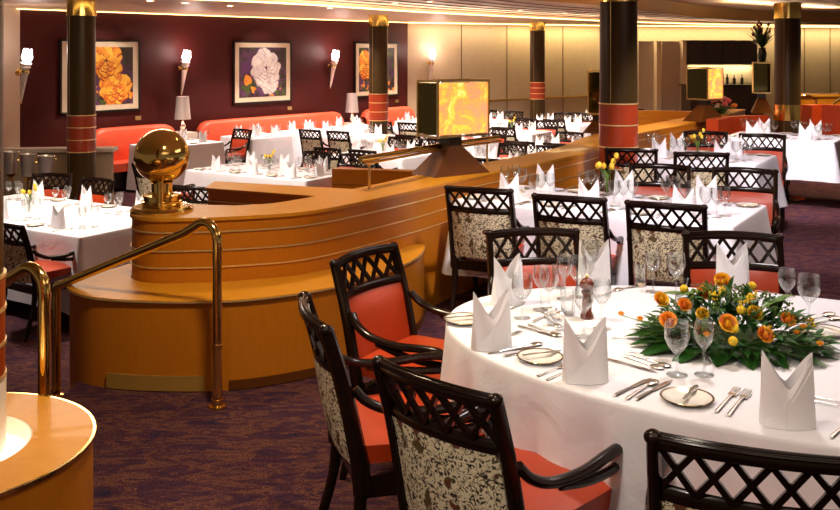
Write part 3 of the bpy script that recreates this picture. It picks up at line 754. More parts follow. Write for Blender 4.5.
# ------------------------------------------------------------------ pictures, sconces, lamps, booths on the burgundy wall
def picture(t0, t1, kind, label):
    o_ = onwall(WA, WD, (t0+t1)/2, .03); W = t1-t0; z0, z1 = .765, 1.975; H = z1-z0
    rz = math.atan2(WD.y, WD.x)
    o = link('framed_picture', None, None, (o_.x, o_.y, (z0+z1)/2), rz); tag(o, label, 'picture', 'framed flower pictures')
    mb = MB(); fw = .035
    for s in (-1, 1): mb.box((s*(W/2-fw/2), 0, 0), (fw, .05, H)); mb.box((0, 0, s*(H/2-fw/2)), (W, .05, fw))
    link('frame', mb.mesh('frame', 'frame_black', smooth=False), o)
    link('mat_board', MB().box((0, 0, 0), (W-2*fw, .02, H-2*fw)).mesh('mat', 'picture_mat', smooth=False), o)
    aw, ah = W-2*fw-.22, H-2*fw-.18
    mb = MB(); mb.box((0, -.012, 0), (aw, .006, ah))
    rnd = random.Random(kind); 
    def disc(cx_, cz_, pr, k, y, mi, wob=.12):
        vs = []
        for q in range(16):
            b2 = 2*PI*q/16; r_ = pr*(1+wob*math.sin(3*b2+k)+wob*.6*math.sin(5*b2+2*k))
            vs.append(mb.bm.verts.new((max(-aw/2, min(aw/2, cx_+r_*math.cos(b2))), y, max(-ah/2, min(ah/2, cz_+r_*math.sin(b2))))))
        mb.mi = mi; mb._f(vs)
    for k in range(90):
        disc(rnd.uniform(-.5, .5)*aw, rnd.uniform(-.5, .5)*ah if k > 45 else rnd.uniform(-.5, -.2)*ah, rnd.uniform(.02, .06), k, -.0152-.00001*k, rnd.choice([5, 5, 6, 2, 6, 0]), .3)
    def blossom(cx_, cz_, rad, mi, lay=5):
        for L_ in range(lay):
            rr = rad*(1-.19*L_); n_ = 9-L_
            for k in range(n_):
                a = 2*PI*k/n_+L_*.5+rnd.uniform(-.2, .2); q = rr*.60; pr = rr*.36*rnd.uniform(.8, 1.15)
                x, z = cx_+q*math.cos(a), cz_+q*math.sin(a); y = -.0165-.0006*L_-.00004*k
                disc(x, z, pr*1.06, k, y, mi[-1]); disc(x+.01*math.cos(a), z+.012, pr*.92, k, y-.00002, mi[(k+L_) % (len(mi)-1)])
    if kind == 2: blossom(.06, .08, .40, [1, 7, 4]); blossom(.14, -.22, .24, [1, 7, 4], 3); disc(-.42, .1, .12, 1, -.0164, 6); disc(-.40, -.15, .10, 2, -.0164, 2)
    elif kind == 1: blossom(.08, .24, .34, [3, 2, 8]); blossom(.26, -.20, .32, [2, 3, 8])
    else: blossom(-.38, .10, .34, [2, 3, 8]); blossom(-.02, -.16, .22, [2, 3, 8], 3)
    me = mb.mesh('artwork', ['art_ground', 'petal_white', 'petal_orange', 'petal_yellow', 'petal_shade', 'art_green', 'art_violet', 'petal_grey', 'petal_rust'], smooth=False, fix=False)
    link('artwork', me, o)
    pq = onwall(WA, WD, t1-.02, .012)
    p = link('wall_plaque', MB().box((0, 0, 0), (.11, .012, .07), 0).bevel(.003).mesh('plaque', 'plaque', smooth=False), None, (pq.x, pq.y, .63), rz)
    tag(p, {1: 'small brass plaque below the orange flower picture', 2: 'small brass plaque below the white flower picture', 3: 'small brass plaque below the third flower picture'}[kind], 'plaque', 'picture plaques')
picture(.64, 2.14, 1, 'framed picture of orange blossoms behind the left banded column')
picture(4.19, 5.69, 2, 'framed picture of one large white blossom')
picture(7.55, 9.02, 3, 'framed picture of orange flowers half hidden by the slender column')

def sconce_proto():
    mb = MB().lathe([(0, -.60), (.012, -.59), (.018, -.55), (.055, -.10), (.075, -.07), (.060, -.04), (.085, -.015), (.07, 0), (0, 0)], 20)
    cone = mb.mesh('cone', 'frosted')
    mb = MB(); 
    for k in range(6):
        a = 2*PI*k/6; mb.sphere((.035*math.cos(a), .035*math.sin(a), .09), .05, 8, 6, (.8, .8, 1.7))
        mb.sphere((.055*math.cos(a), .055*math.sin(a), .165), .022, 8, 6, (.6, .6, 1.6))
    mb.sphere((0, 0, .08), .08, 14, 10, (1, 1, .95)); flame = mb.mesh('flame', 'flame_glow')
    br_ = MB().tube([(0, .16, -.18), (0, .06, -.16), (0, .0, -.14)], .016, 10).sphere((0, .15, -.18), .045, 12, 8, (1, .4, 1.2)).lathe([(.060, -.15), (.066, -.13), (.062, -.11)], 20).mesh('bracket', 'brass')
    tip = MB().sphere((0, 0, -.61), .016, 10, 8).mesh('tip', 'brass')
    return ('torch_sconce', None, [('glass_cone', cone), ('flame_shade', flame), ('bracket', br_), ('finial', tip)])
SC = sconce_proto()
def sconce(p, rz, z, label, e=14):
    o = inst(SC, (p.x, p.y, z), rz, None, None, 'wall lamp', 'torch wall lamps', tilt=(R(12), 0)); REG[(None, None)] = []
    o['label'] = label
    l = bpy.data.lights.new('sconce_bulb', 'POINT'); l.energy = e; l.color = (1, .74, .66); l.shadow_soft_size = .06
    lo_ = bpy.data.objects.new('sconce_bulb', l); col.objects.link(lo_); lo_.location = (p.x+.16, p.y-.13, z+.20)
rzW = math.atan2(WD.y, WD.x)
p = onwall(WA, WD, 3.0, .17); sconce(p, rzW, 1.60, 'glowing white torch lamp between the first two pictures')
p = onwall(WA, WD, 6.80, .17); sconce(p, rzW, 1.60, 'glowing white torch lamp right of the white flower picture')
p = onwall(WB, BD, .55, .17); sconce(p, math.atan2(BD.y, BD.x), 1.62, 'glowing white torch lamp on the beige wall')
sconce(Vector((-5.74, 13.85)), R(60), 1.62, 'glowing white torch lamp at the left edge')

def booth(t0, t1, label):
    o0 = onwall(WA, WD, (t0+t1)/2, 0); tm = (t0+t1)/2
    o = link('booth_bench', None, None, (o0.x, o0.y, 0), rzW); tag(o, label, 'bench', 'red booth benches')
    d3 = lambda t_, off, z: Vector((t_-tm, -off, z))
    # back with rounded top and ends
    def fn(u, v):
        t_ = t0+(t1-t0)*u; e = min(u, 1-u)*(t1-t0); k = max(0, 1-e/.25); k = 1-math.sqrt(max(0, 1-k*k))
        a = v*PI; base = .52-.16*k
        if v < .35: q = v/.35; return d3(t_, .30+.03*math.sin(PI*q), -.04+(base+.04-.06)*q)
        if v < .65: q = (v-.35)/.3*PI; return d3(t_, .20+.10*math.cos(q), base-.06+.06*math.sin(q))
        q = (v-.65)/.35; return d3(t_, .10, base-.06-(base-.06-FL)*q)
    me = MB().grid(fn, 40, 20).mesh('backrest', 'booth_red', angle=80); link('backrest', me, o)
    mb = MB(); mb.bar(d3(t0+.02, .52, -.09), d3(t1-.02, .52, -.09), .46, .13); mb.bevel(.03, 3); link('seat', mb.mesh('seat', 'booth_red'), o)
    mb = MB(); mb.bar(d3(t0+.03, .50, -.32), d3(t1-.03, .50, -.32), .38, .32); link('plinth', mb.mesh('plinth', 'mahogany', smooth=False), o)
booth(1.1, 2.70, 'salmon red booth bench left of the brass globe')
booth(3.25, 6.95, 'long salmon red booth bench below the white flower picture')
booth(7.65, 9.30, 'salmon red booth bench below the third picture')
def table_lamp(t_, label, off, ztop):
    p = onwall(WA, WD, t_, off)
    c = link('side_cabinet', MB().box((0, 0, (ztop-FL)/2), (.34, .40, ztop-FL)).bevel(.01).mesh('cab', 'cream_stone'), None, (p.x, p.y, FL), rzW)
    tag(c, 'pale stone pier under the shaded lamp '+label[1], 'cabinet', 'pale stone piers')
    o = link('table_lamp', None, None, (p.x, p.y, ztop), 0, 1.25); tag(o, label[0], 'lamp', 'silver shaded table lamps')
    link('base', MB().lathe([(0, 0), (.055, 0), (.055, .012), (.02, .02), (.03, .05), (.045, .08), (.03, .12), (.012, .15), (0, .16)], 20).mesh('base', 'silver'), o)
    link('stem', MB().tube([(0, 0, .14), (0, 0, .27)], .008, 8).mesh('stem', 'brass'), o)
    link('lamp_shade', solid(MB().lathe([(.115, .18), (.112, .19), (.085, .50)], 32).mesh('shade', 'shade_silver'), .003), o)
    l = bpy.data.lights.new('lamp_bulb', 'POINT'); l.energy = 8; l.color = (1, .62, .5); l.shadow_soft_size = .03
    lo_ = bpy.data.objects.new('lamp_bulb', l); col.objects.link(lo_); lo_.location = (p.x, p.y, ztop+.42)
table_lamp(2.82, ('silver-shaded table lamp above the brass globe', 'by the globe'), .32, .36)
table_lamp(7.17, ('silver-shaded table lamp left of the slender column', 'by the slender column'), .32, .26)
# low partition and wine coolers at the left
lp = link('low_partition', None, None, (-5.05, 13.3, FL), R(5)); tag(lp, 'low beige partition with a cream ledge behind the left column', 'partition')
link('panel', MB().box((0, 0, .43), (1.45, .16, .86)).bevel(.01).mesh('panel', 'beige_wall', smooth=False), lp)
link('ledge', MB().box((0, 0, .885), (1.55, .30, .05)).bevel(.015).mesh('ledge', 'cream_stone'), lp)
COOL = ('wine_cooler', None, [('bucket', MB().lathe([(0, .66), (.075, .66), (.10, .93), (.108, .94), (.10, .95), (.09, .93), (.068, .68), (0, .68)], 24).mesh('bucket', 'steel')),
        ('stand', MB().lathe([(0, 0), (.13, 0), (.13, .015), (.02, .03), (.014, .06), (.014, .60), (.08, .65), (0, .655)], 20).mesh('stand', 'brass')),
        ('handle', MB().tube([(-.105, 0, .91), (-.125, 0, .90), (-.125, 0, .87), (-.095, 0, .86)], .006, 6).tube([(.105, 0, .91), (.125, 0, .90), (.125, 0, .87), (.095, 0, .86)], .006, 6).mesh('handle', 'brass'))])
for px_, Y in ((11, 12.5), (28, 12.2), (46, 12.0)):
    inst(COOL, ((px_-420)/F*Y, Y, FL), .2, 'silver wine cooler on a stand', 'by the left column', 'wine cooler', 'wine coolers')

# ------------------------------------------------------------------ tables and chairs
# T1: oval table in the foreground
T1 = Vector((1.314, 3.275)); t1rz = math.atan2(-.458, .889)
PH1 = 'on the oval flower table'
table('dining_table', T1, 0, ell_outline(1.30, .803), .70, 'the large oval table with the flowers', t1rz, ped=((-.6, 0), (.6, 0)), amp=.040, folds=.19, flare=.035, seed=3,
      look='large oval dining table under the flower centrepiece')
def near(p, face, ph): return chair(p, face, 0, ph, True, force=True)
def back_to(pl, pr, face_len=.27):
    """chair whose post tops stand at pl and pr (z .9); returns base position and facing"""
    pl, pr = Vector(pl), Vector(pr); mid = (pl+pr)/2; d = (pr-pl).normalized()
    f = Vector((-d.y, d.x)); return mid, f
def tops(a, b, zt=.9, z=0): 
    A = G(a[0], a[1], z+zt); B = G(b[0], b[1], z+zt); return Vector((A.x, A.y)), Vector((B.x, B.y))
def chair_at(a, b, away, floor, label, fine=True, rot=0):
    """a,b photo readings of the two post tops; away=True when the chair's rear faces the camera"""
    A, B = tops(a, b, .905, floor); mid = (A+B)/2; d = (B-A).normalized(); f = Vector((-d.y, d.x))
    if not away: f = -f
    if rot: f = Vector((f.x*math.cos(rot)-f.y*math.sin(rot), f.x*math.sin(rot)+f.y*math.cos(rot)))
    base = mid+f*.32
    o = inst(CHAIR if fine else CHAIR_FAR, (base.x, base.y, floor), math.atan2(f.y, f.x)-PI/2, None, None, 'chair', 'lattice-back armchairs')
    REG[(None, None)] = []; o['label'] = label; return o
chair_at((383, 362), (491, 398), True, 0, 'lattice-back armchair in the foreground, its whole tapestry back towards us')
chair_at((306, 298), (324, 326), True, 0, 'lattice-back armchair seen edge-on at the left of the oval table', rot=0)
chair_at((338, 262), (391, 246), False, 0, 'armchair beside the curved ledge showing its quilted red backrest', rot=0)
chair_at((655, 436), (856, 463), True, 0, 'lattice-back armchair cut off by the bottom right edge')
chair_at((487, 233), (578, 231), False, 0, 'armchair across the oval table behind the pepper mill')
chair_at((684, 234), (781, 237), False, 0, 'armchair across the oval table behind the flowers')
# T2
P2 = AN(-2.33, 6.18); PH2 = 'on the table behind the oval one'
rect_table(P2, 1.90, .93, 0, 'the table behind the oval one', ' standing behind the oval flower table', seats=(-.6, 0, .6), full=True, chairs=False, drop=.50, vase=False, seed=5)
PHC = 'at the table behind the oval one'
chair_at((446, 187), (512, 191), True, 0, 'tapestry-backed armchair standing against the partition, left end of second table')
chair_at((532, 195), (607, 200), True, 0, 'tapestry-backed armchair at the middle of the second table')
chair_at((627, 202), (705, 207), True, 0, 'tapestry-backed armchair at the right end of the second table')
chair_at((714, 168.5), (776, 171.5), False, 0, 'armchair on the far side of the second table, right end')
chair_at((632, 165), (688, 167), False, 0, 'armchair on the far side of the second table, beside the large column')
v_ = G(607, 196, .7605); inst(VASE, v_, .3, 'small glass vase of yellow flowers', PH2, 'vase', 'bud vases', sc=1.15)
# T3
P3 = AN(-2.60, 9.37)
rect_table(P3, 1.30, .95, 0, 'the table right of the big column', ' right of the large banded column', seats=(-.3, .3), full=True, chairs=False, drop=.5, seed=6)
chair_at((675, 153), (728, 154), True, 0, 'tapestry-backed armchair in front of the third table, right of the large column')
chair_at((604, 149), (659, 150), True, 0, 'armchair half hidden behind the large column')
chair_at((740, 134.5), (785, 136), False, 0, 'armchair beyond the third table, left of the far right table')
chair_at((683, 132), (728, 133), False, 0, 'armchair beyond the third table behind its yellow flowers')
# T4
P4 = AN(-2.30, 12.05)
rect_table(P4, 1.25, .98, 0, 'the table at the far right edge', ' at the far right edge', seats=(-.3, .3), full=True, chairs=False, drop=.45, seed=7, vase=False)
chair((5.55, 11.35), (-1, .1), 0, 'at the far right table', True)
# L1
PL1 = AN(-7.65, 5.72)
rect_table(PL1, 2.5, 1.25, FL, 'the table at the left edge', ' on the lower level at the left edge', seats=(-.75, 0, .75), full=True, chairs=False, drop=.62, seed=8, vase=False)
chair_at((35, 174.5), (70, 175), False, FL, 'armchair left of the first column behind the left table')
chair_at((80, 178), (116, 181), False, FL, 'armchair between the first column and the brass globe')
chair_at((-10, 221), (23, 227), True, FL, 'armchair with tapestry back cut off by the left edge')
chair((-1.95, 9.35), (-.75, -.5), FL, 'beside the brass globe', True)
chair((-3.1, 11.6), (.6, .8), FL, 'behind the brass globe', True)
chair_at((177, 186), (206, 188), True, FL, 'armchair just right of the brass globe foot')
chair((-3.25, 16.1), (-.62, -.78), FL, 'between the booth tables', True)
v_ = G(29, 212, FL+.7605); inst(VASE, v_, .3, 'small glass vase of yellow flowers', 'on the table at the left edge', 'vase', 'bud vases')
# L2
PL2 = AN(-7.9, 9.15)
rect_table(PL2, 1.95, .98, FL, 'the table right of the brass globe', ' on the lower level right of the brass globe', seats=(-.6, 0, .6), full=True, sides=(-1, 1), ends=(1,), drop=.62, seed=9, skip=((-1, 0), (-1, 1), (-1, 2), (1, 0)))
# further lower tables
ROWS = [(-7.8, 11.55, 'the table left of the light box'), (-5.85, 11.55, 'the table right of the light box'),
        (-9.9, 13.8, 'the table by the second shaded lamp'), (-7.9, 13.8, 'the table behind the light box'), (-5.9, 13.8, 'the table left of the big column'),
        (-9.9, 16.0, 'the table by the burgundy wall corner'), (-7.9, 16.0, 'the table before the farthest column'),
        (-9.7, 18.2, 'the table left of the farthest column'), (-7.9, 18.2, 'the table right of the farthest column'), (-5.9, 18.2, 'the table behind the large column'),
        (-5.9, 20.4, 'the table before the bar niche'), (-7.7, 20.4, 'the rearmost table')]
for i, (a, n_, ph) in enumerate(ROWS):
    rect_table(AN(a, n_), 1.25, .9, FL, ph, ' ('+ph+')', seed=20+i, drop=.6, gap=.18, vase=i % 3 == 0)
# booth tables
def btable(t_, off, L, ph, desc, seed, lamp=False, seats=(-.3, .3), sides=(-1, 1), chairs=True):
    p = onwall(WA, WD, t_, off)
    rect_table(p, L, .85, FL, ph, desc, seats=seats, seed=seed, drop=.72, rz=rzW, chairs=chairs, sides=sides, skip=tuple((1, i) for i in range(4)), vase=False, corner=.03)
btable(2.05, 1.20, 1.25, 'the booth table behind the globe', ' at the booth behind the brass globe', 41, chairs=False)
btable(3.75, 1.20, .95, 'the left booth table below the white blossom', ', left one below the white blossom picture', 42, seats=(-.2, .2), chairs=False)
btable(5.05, 1.20, .95, 'the middle booth table below the white blossom', ', middle one below the white blossom picture', 43, seats=(-.2, .2), chairs=False)
btable(6.35, 1.20, .95, 'the booth table by the second lamp', ', last of the booth before the second lamp', 44, seats=(-.24, .24))
btable(8.5, 1.25, 1.1, 'the booth table below the third picture', ' below the third picture', 45)

# ------------------------------------------------------------------ table 1 ware, from the photo
Z1 = .7605
def g1(px_, py_): return G(px_, py_, Z1)
def put(proto, px_, py_, rz, stem, cat, group, ph=PH1, dz=0, sc=1):
    v = g1(px_, py_); v.z += dz; return inst(proto, v, rz, stem, ph, cat, group, sc)
for (x, y, rz, k) in ((491, 347, .35, 1), (507, 303, .6, 1), (585, 380, .1, 1), (787, 424, -.1, 1.02), (732, 287, .0, 1), (594, 284, .1, 1)):
    put(NAPKIN, x, y, rz, 'white peaked napkin', 'napkin', 'peaked napkins', sc=k)
for (x, y, s_) in ((677, 375, 1.0), (676, 293, 1.0), (809, 322, 1.05), (522, 318, 1.0), (549, 309, 1.0), (577, 297, 1)):
    put(GOBLET, x, y, 0, 'stemmed water goblet', 'glass', 'water goblets', sc=s_)
for (x, y, s_) in ((704, 375, .93), (653, 292, .95), (787, 314, .97), (541, 310, .95), (565, 299, 1), (602, 329, 1.0), (684, 343, .95), (584, 337, 1), (590, 286, 1.1)):
    put(WINE, x, y, 0, 'slender wine glass', 'glass', 'wine glasses', sc=s_)
for (x, y) in ((568, 315), (559, 288), (640, 286)): put(TUMB, x, y, 0, 'clear straight tumbler', 'glass', 'tumblers')
for (x, y) in ((687, 401), (540, 360), (464, 322), (824, 334)): put(BPLATE, x, y, 0, 'gold-rimmed white bread plate', 'plate', 'bread plates')
for (x, y, r_) in ((690, 398, -.55), (542, 358, -1.2), (462, 321, -1.2), (824, 332, .5)): put(BKNIFE, x, y, r_, 'butter knife on plate', 'knife', 'butter knives', dz=.0135)
def lay(proto, L_, p, q, stem, cat, group):
    """handle end p, tip q, both read from the photo on the table top"""
    a_, b_ = g1(*p), g1(*q); d = b_-a_; return inst(proto, (a_+b_)/2, math.atan2(d.y, d.x)-PI/2, stem, PH1, cat, group, max(.85, min(1.2, d.length/L_)))
for p, q in (((716, 413), (738, 390)), ((727, 418), (750, 391)), ((540, 376), (566, 366)), ((549, 380), (574, 369)), ((492, 341), (520, 333)), ((815, 398), (850, 405)), ((812, 402), (848, 409)), ((540, 312), (560, 322)), ((762, 292), (790, 297))):
    lay(FORK, .19, p, q, 'silver fork', 'fork', 'table forks')
for p, q in (((614, 397), (650, 379)), ((636, 401), (671, 381)), ((488, 354), (534, 347)), ((504, 357), (549, 349)), ((607, 360), (658, 373)), ((833, 437), (852, 420)), ((523, 328), (552, 336)), ((690, 286), (730, 284)), ((506, 312), (522, 304)), ((615, 291), (640, 286))):
    lay(KNIFE, .225, p, q, 'silver table knife', 'knife', 'table knives')
for p, q in (((628, 399), (657, 381)), ((625, 357), (665, 371)), ((632, 355), (672, 369)), ((502, 352), (544, 344)), ((530, 326), (562, 338)), ((545, 318), (560, 328)), ((534, 322), (556, 312)), ((800, 322), (836, 314)), ((805, 326), (842, 318)), ((600, 296), (622, 289))):
    lay(SPOON, .17, p, q, 'silver soup spoon', 'spoon', 'soup spoons')
for (x, y) in ((552, 325), (560, 330)): put(SHAKER, x, y, 0, 'small silver-topped shaker', 'shaker', 'shakers')
ml = link('pepper_mill', None, None, g1(587, 318)); tag(ml, 'dark red wooden pepper mill on the oval table', 'pepper mill')
link('body', MB().lathe([(0, 0), (.026, 0), (.027, .01), (.018, .03), (.020, .06), (.015, .085), (.022, .10), (.022, .105), (0, .106)], 24).mesh('mill', 'mill_wood'), ml)
link('head', MB().lathe([(0, .106), (.016, .108), (.028, .12), (.029, .135), (.020, .15), (.006, .156), (0, .157)], 24).mesh('head', 'mill_wood'), ml)
link('crank_knob', MB().sphere((0, 0, .162), .006, 10, 8).mesh('knob', 'brass'), ml)

# flower centrepiece
fc = Vector((1.092, 3.33, Z1)); fl = link('flower_centerpiece', None, None, fc, t1rz+.25); tag(fl, 'low centrepiece of orange and yellow roses with green leaves', 'flowers')
rnd = random.Random(11)
link('tray', MB().lathe([(0, 0), (.10, 0), (.13, .02), (.12, .045), (0, .05)], 24).mesh('tray', 'leaf_dark'), fl)
def dome(u, v):   # point on the low dome of the arrangement
    a = 2*PI*u; r_ = v
    return Vector((.29*r_*math.cos(a), .18*r_*math.sin(a), .05+.14*(1-r_*r_)))
mb = MB()
for k in range(560):
    p = dome(rnd.random(), rnd.random()**.6*1.05); p.z *= rnd.uniform(.35, 1.0); d = Vector((p.x*1.6, p.y*1.6, .12+rnd.uniform(-.05, .12)))
    d += Vector((rnd.uniform(-.2, .2), rnd.uniform(-.2, .2), rnd.uniform(-.05, .15)))
    leafshape(mb, p, d, rnd.uniform(.035, .075), rnd.uniform(.009, .018), rnd.uniform(0, .5), .2, 3)
me = mb.mesh('foliage', 'leaf_dark', fix=False); o = link('foliage', me, fl); o['kind'] = 'stuff'
mb = MB()
for k in range(26):
    c = dome(rnd.random(), rnd.random()**.5*.95)
    for q in range(14): mb.sphere(c+Vector((rnd.gauss(0, .011), rnd.gauss(0, .011), rnd.uniform(.0, .035))), .0042, 6, 4)
o = link('filler_blossoms', mb.mesh('filler', 'leaf_light'), fl); o['kind'] = 'stuff'; o['label'] = 'tiny yellow-green filler blossoms'
mb = MB()
for k in range(9):
    c = dome(rnd.random(), rnd.random()**.5*.95)
    for q in range(12): mb.sphere(c+Vector((rnd.gauss(0, .010), rnd.gauss(0, .010), rnd.uniform(.005, .035))), .0046, 6, 4)
o = link('filler_blossoms', mb.mesh('filler', 'craspedia'), fl); o['kind'] = 'stuff'
for k in range(18):
    a = 2*PI*k/18+rnd.uniform(-.1, .1); base = Vector((.15*math.cos(a), .09*math.sin(a), .03)); mb = MB()
    leafshape(mb, base, (math.cos(a)*1.5, math.sin(a), rnd.uniform(-.10, .03)), rnd.uniform(.18, .25) if abs(math.cos(a)) > .5 else .16, rnd.uniform(.042, .058), .12, .18, 10)
    link('broad_leaf', solid(mb.mesh('broad_leaf', 'leaf_dark'), .0008), fl)
for k in range(5):
    a = rnd.uniform(0, 6.28); mb = MB(); leafshape(mb, dome(rnd.random(), .5), (math.cos(a), math.sin(a)*.6, .55), .12, .018, .6, .2, 8)
    link('broad_leaf', solid(mb.mesh('broad_leaf', 'leaf_light'), .0008), fl)
inv = Matrix.Rotation(-(t1rz+.25), 3, 'Z')
def fpix(px_, py_, ydepth):     # photo reading at a chosen depth, in the centrepiece's frame
    v = Vector(((px_-420)/F*ydepth, ydepth, CZ-(py_-HZ)*ydepth/F)); return inv@(v-fc)
roses = [(660, 297, 3.40, 0, .030), (684, 302, 3.34, 1, .026), (668, 318, 3.24, 1, .032), (705, 290, 3.42, 1, .030), (722, 279, 3.42, 0, .034), (727, 321, 3.18, 0, .034),
         (754, 311, 3.28, 2, .030), (764, 332, 3.17, 1, .030), (787, 317, 3.24, 1, .028), (702, 311, 3.3, 2, .024)]
for i, (x, y, dp, kd, r_) in enumerate(roses):
    me = rose_parts(r_, i).mesh('rose', [('rose_yellow', 'rose_orange', 'craspedia')[kd], 'rose_tip' if kd < 2 else 'rose_yellow'], fix=False)
    o = link('rose', me, fl, fpix(x, y+4, dp)); o.scale = (.84,)*3; o.rotation_euler = (R(48)+.1*math.sin(i*3), .2*math.sin(i*5), -(t1rz+.25)+.3*math.cos(i))
    o['label'] = 'yellow rose' if kd != 1 else 'orange rose with pink tips'
for (x, y, dp) in ((752, 286, 3.4), (717, 296, 3.34), (684, 289, 3.42), (723, 292, 3.36), (734, 329, 3.16), (733, 341, 3.12), (741, 310, 3.22)):
    link('craspedia', MB().sphere((0, 0, 0), .0155, 16, 12).mesh('craspedia', 'craspedia'), fl, fpix(x, y, dp))
for (x, y, dp) in ((621, 315, 3.45), (797, 334, 3.2), (820, 345, 3.15), (707, 336, 3.05), (640, 320, 3.3), (803, 328, 3.2)):
    link('small_blossom', rose_parts(.011, int(x)).mesh('sb', ['rose_orange', 'rose_yellow'], fix=False), fl, fpix(x, y, dp))
mb = MB()
for (x, y, dp) in ((752, 286, 3.4), (717, 296, 3.34), (684, 289, 3.42), (621, 315, 3.45), (797, 334, 3.2), (820, 345, 3.15), (734, 341, 3.1), (707, 336, 3.05), (640, 320, 3.3), (803, 328, 3.2)):
    p = fpix(x, y, dp); link('stem', MB().tube(bez([(p.x*.4, p.y*.4, .05), (p.x*.8, p.y*.8, max(.03, p.z*.8)), p], 4), .0016, 5).mesh('stem', 'leaf_light'), fl)

# mixed bouquet and tall plant near the far right column
bq = link('flower_bouquet', None, None, (4.47, 14.30, .856)); tag(bq, 'low bouquet of pink and cream flowers on the partition near the right column', 'flowers')
link('bowl', MB().lathe([(0, 0), (.10, 0), (.16, .06), (.14, .07), (0, .06)], 20).mesh('bowl', 'cabinet_dark'), bq)
for k in range(26):
    a = rnd.uniform(0, 6.28); q = rnd.random()**.5; me = rose_parts(.045, k).mesh('bloom', [rnd.choice(['pink_petal', 'cream_petal', 'rose_orange', 'pink_petal']), 'rose_tip'], fix=False)
    o = link('bloom', me, bq, (.29*q*math.cos(a), .17*q*math.sin(a), .09+.12*(1-q*q))); o.rotation_euler = (.6, 0, a)
mb = MB()
for k in range(120):
    a = rnd.uniform(0, 6.28); leafshape(mb, (.1*math.cos(a), .08*math.sin(a), rnd.uniform(.03, .1)), (math.cos(a)*1.4, math.sin(a), rnd.uniform(-.1, .7)), rnd.uniform(.12, .24), .02, .3, .1, 4)
link('foliage', mb.mesh('fol', 'leaf_dark', fix=False), bq)
tp = link('tall_plant', None, None, (5.24, 14.55, 1.617)); tag(tp, 'tall spiky plant in a vase above the narrow light box', 'plant')
link('vase', MB().lathe([(0, 0), (.05, 0), (.07, .12), (.05, .20), (.065, .22), (.055, .22), (0, .19)], 20).mesh('vase', 'bottle_dark'), tp)
mb = MB()
for k in range(60):
    a = rnd.uniform(0, 6.28); s_ = rnd.uniform(.3, 1); leafshape(mb, (0, 0, .2), (math.cos(a)*s_*.6, math.sin(a)*s_*.6, 1-.45*s_), rnd.uniform(.28, .52), .016, .35*s_, .1, 5)
link('leaves', mb.mesh('lv', 'leaf_dark', fix=False), tp)
mb = MB()
for k in range(14):
    a = rnd.uniform(0, 6.28); s_ = rnd.uniform(.1, .6); q = Vector((math.cos(a)*s_*.3, math.sin(a)*s_*.3, rnd.uniform(.4, .62))); mb.tube([(0, 0, .2), q], .004, 5); mb.sphere(q, .018, 8, 6, (1, 1, 1.8))
link('buds', mb.mesh('buds', 'door_red_plant'), tp)

# ------------------------------------------------------------------ far right: bar niche, benches, counter with rails
def zof(py_, Y): return CZ-(py_-HZ)*Y/F
def xof(px_, Y): return (px_-420)/F*Y
Yn = 24.55
nb = link('bar_cabinet', None, None, (xof(721, Yn), Yn, 1.44), R(6)); tag(nb, 'row of dark wall cabinets over the lit bar niche', 'cabinet')
link('carcass', MB().box((0, .1, .30), (1.90, .34, .62)).mesh('carcass', 'cabinet_dark', smooth=False), nb)
for k in range(4): link('door', MB().box((-.712+.475*k, -.08, .30), (.455, .02, .60)).bevel(.004).mesh('door', 'cabinet_dark', smooth=False), nb)
bs = link('bar_backsplash', MB().box((0, 0, 0), (1.90, .05, .46)).mesh('bs', 'cream_stone', smooth=False), None, (xof(721, Yn), Yn+.12, 1.19), R(6)); tag(bs, 'lit tiled backsplash of the bar niche', 'wall panel')
bc = link('bar_counter', None, None, (xof(721, 24.0), 23.9, FL), R(6)); tag(bc, 'dark bar counter below the lit niche', 'counter')
link('body', MB().box((0, 0, .69), (1.9, .6, 1.38)).mesh('b', 'cabinet_dark', smooth=False), bc)
link('worktop', MB().box((0, 0, 1.40), (2.0, .66, .04)).mesh('t', 'cabinet_dark', smooth=False), bc)
for k in range(7):
    h = rnd.uniform(.2, .3); p = (xof(696+8*k, 23.8)+rnd.uniform(-.02, .02), 23.78+.1*rnd.random()+.02*k, FL+1.42)
    inst(('bottle', MB().lathe([(0, 0), (.04, 0), (.04, h*.6), (.014, h*.75), (.014, h), (0, h)], 12).mesh('bottle', 'bottle_dark')), p, 0, 'dark bottle', 'on the bar counter', 'bottle', 'bar bottles')
for px_, w_, mt, lb in ((646, .42, 'niche_panel', 'grey-violet panel left of the bar niche'), (671, .50, 'niche_panel', 'grey-violet panel beside the bar niche')):
    o = link('trim_panel', MB().box((0, 0, 0), (w_, .06, 2.45)).mesh('pn', mt, smooth=False), None, (xof(px_, 24.6), 24.62, .80), R(8)); o['kind'] = 'structure'; o['label'] = lb; o['category'] = 'panel'
for px_ in (657.5, 683.5):
    o = link('trim_pilaster', MB().box((0, 0, 0), (.12, .22, 2.45)).mesh('pl', 'pilaster', smooth=False), None, (xof(px_, 24.5), 24.5, .80), R(8)); o['kind'] = 'structure'; o['category'] = 'pilaster'
    o['label'] = 'pale pilaster %s the bar niche' % ('left of the panels by' if px_ < 670 else 'immediately left of')
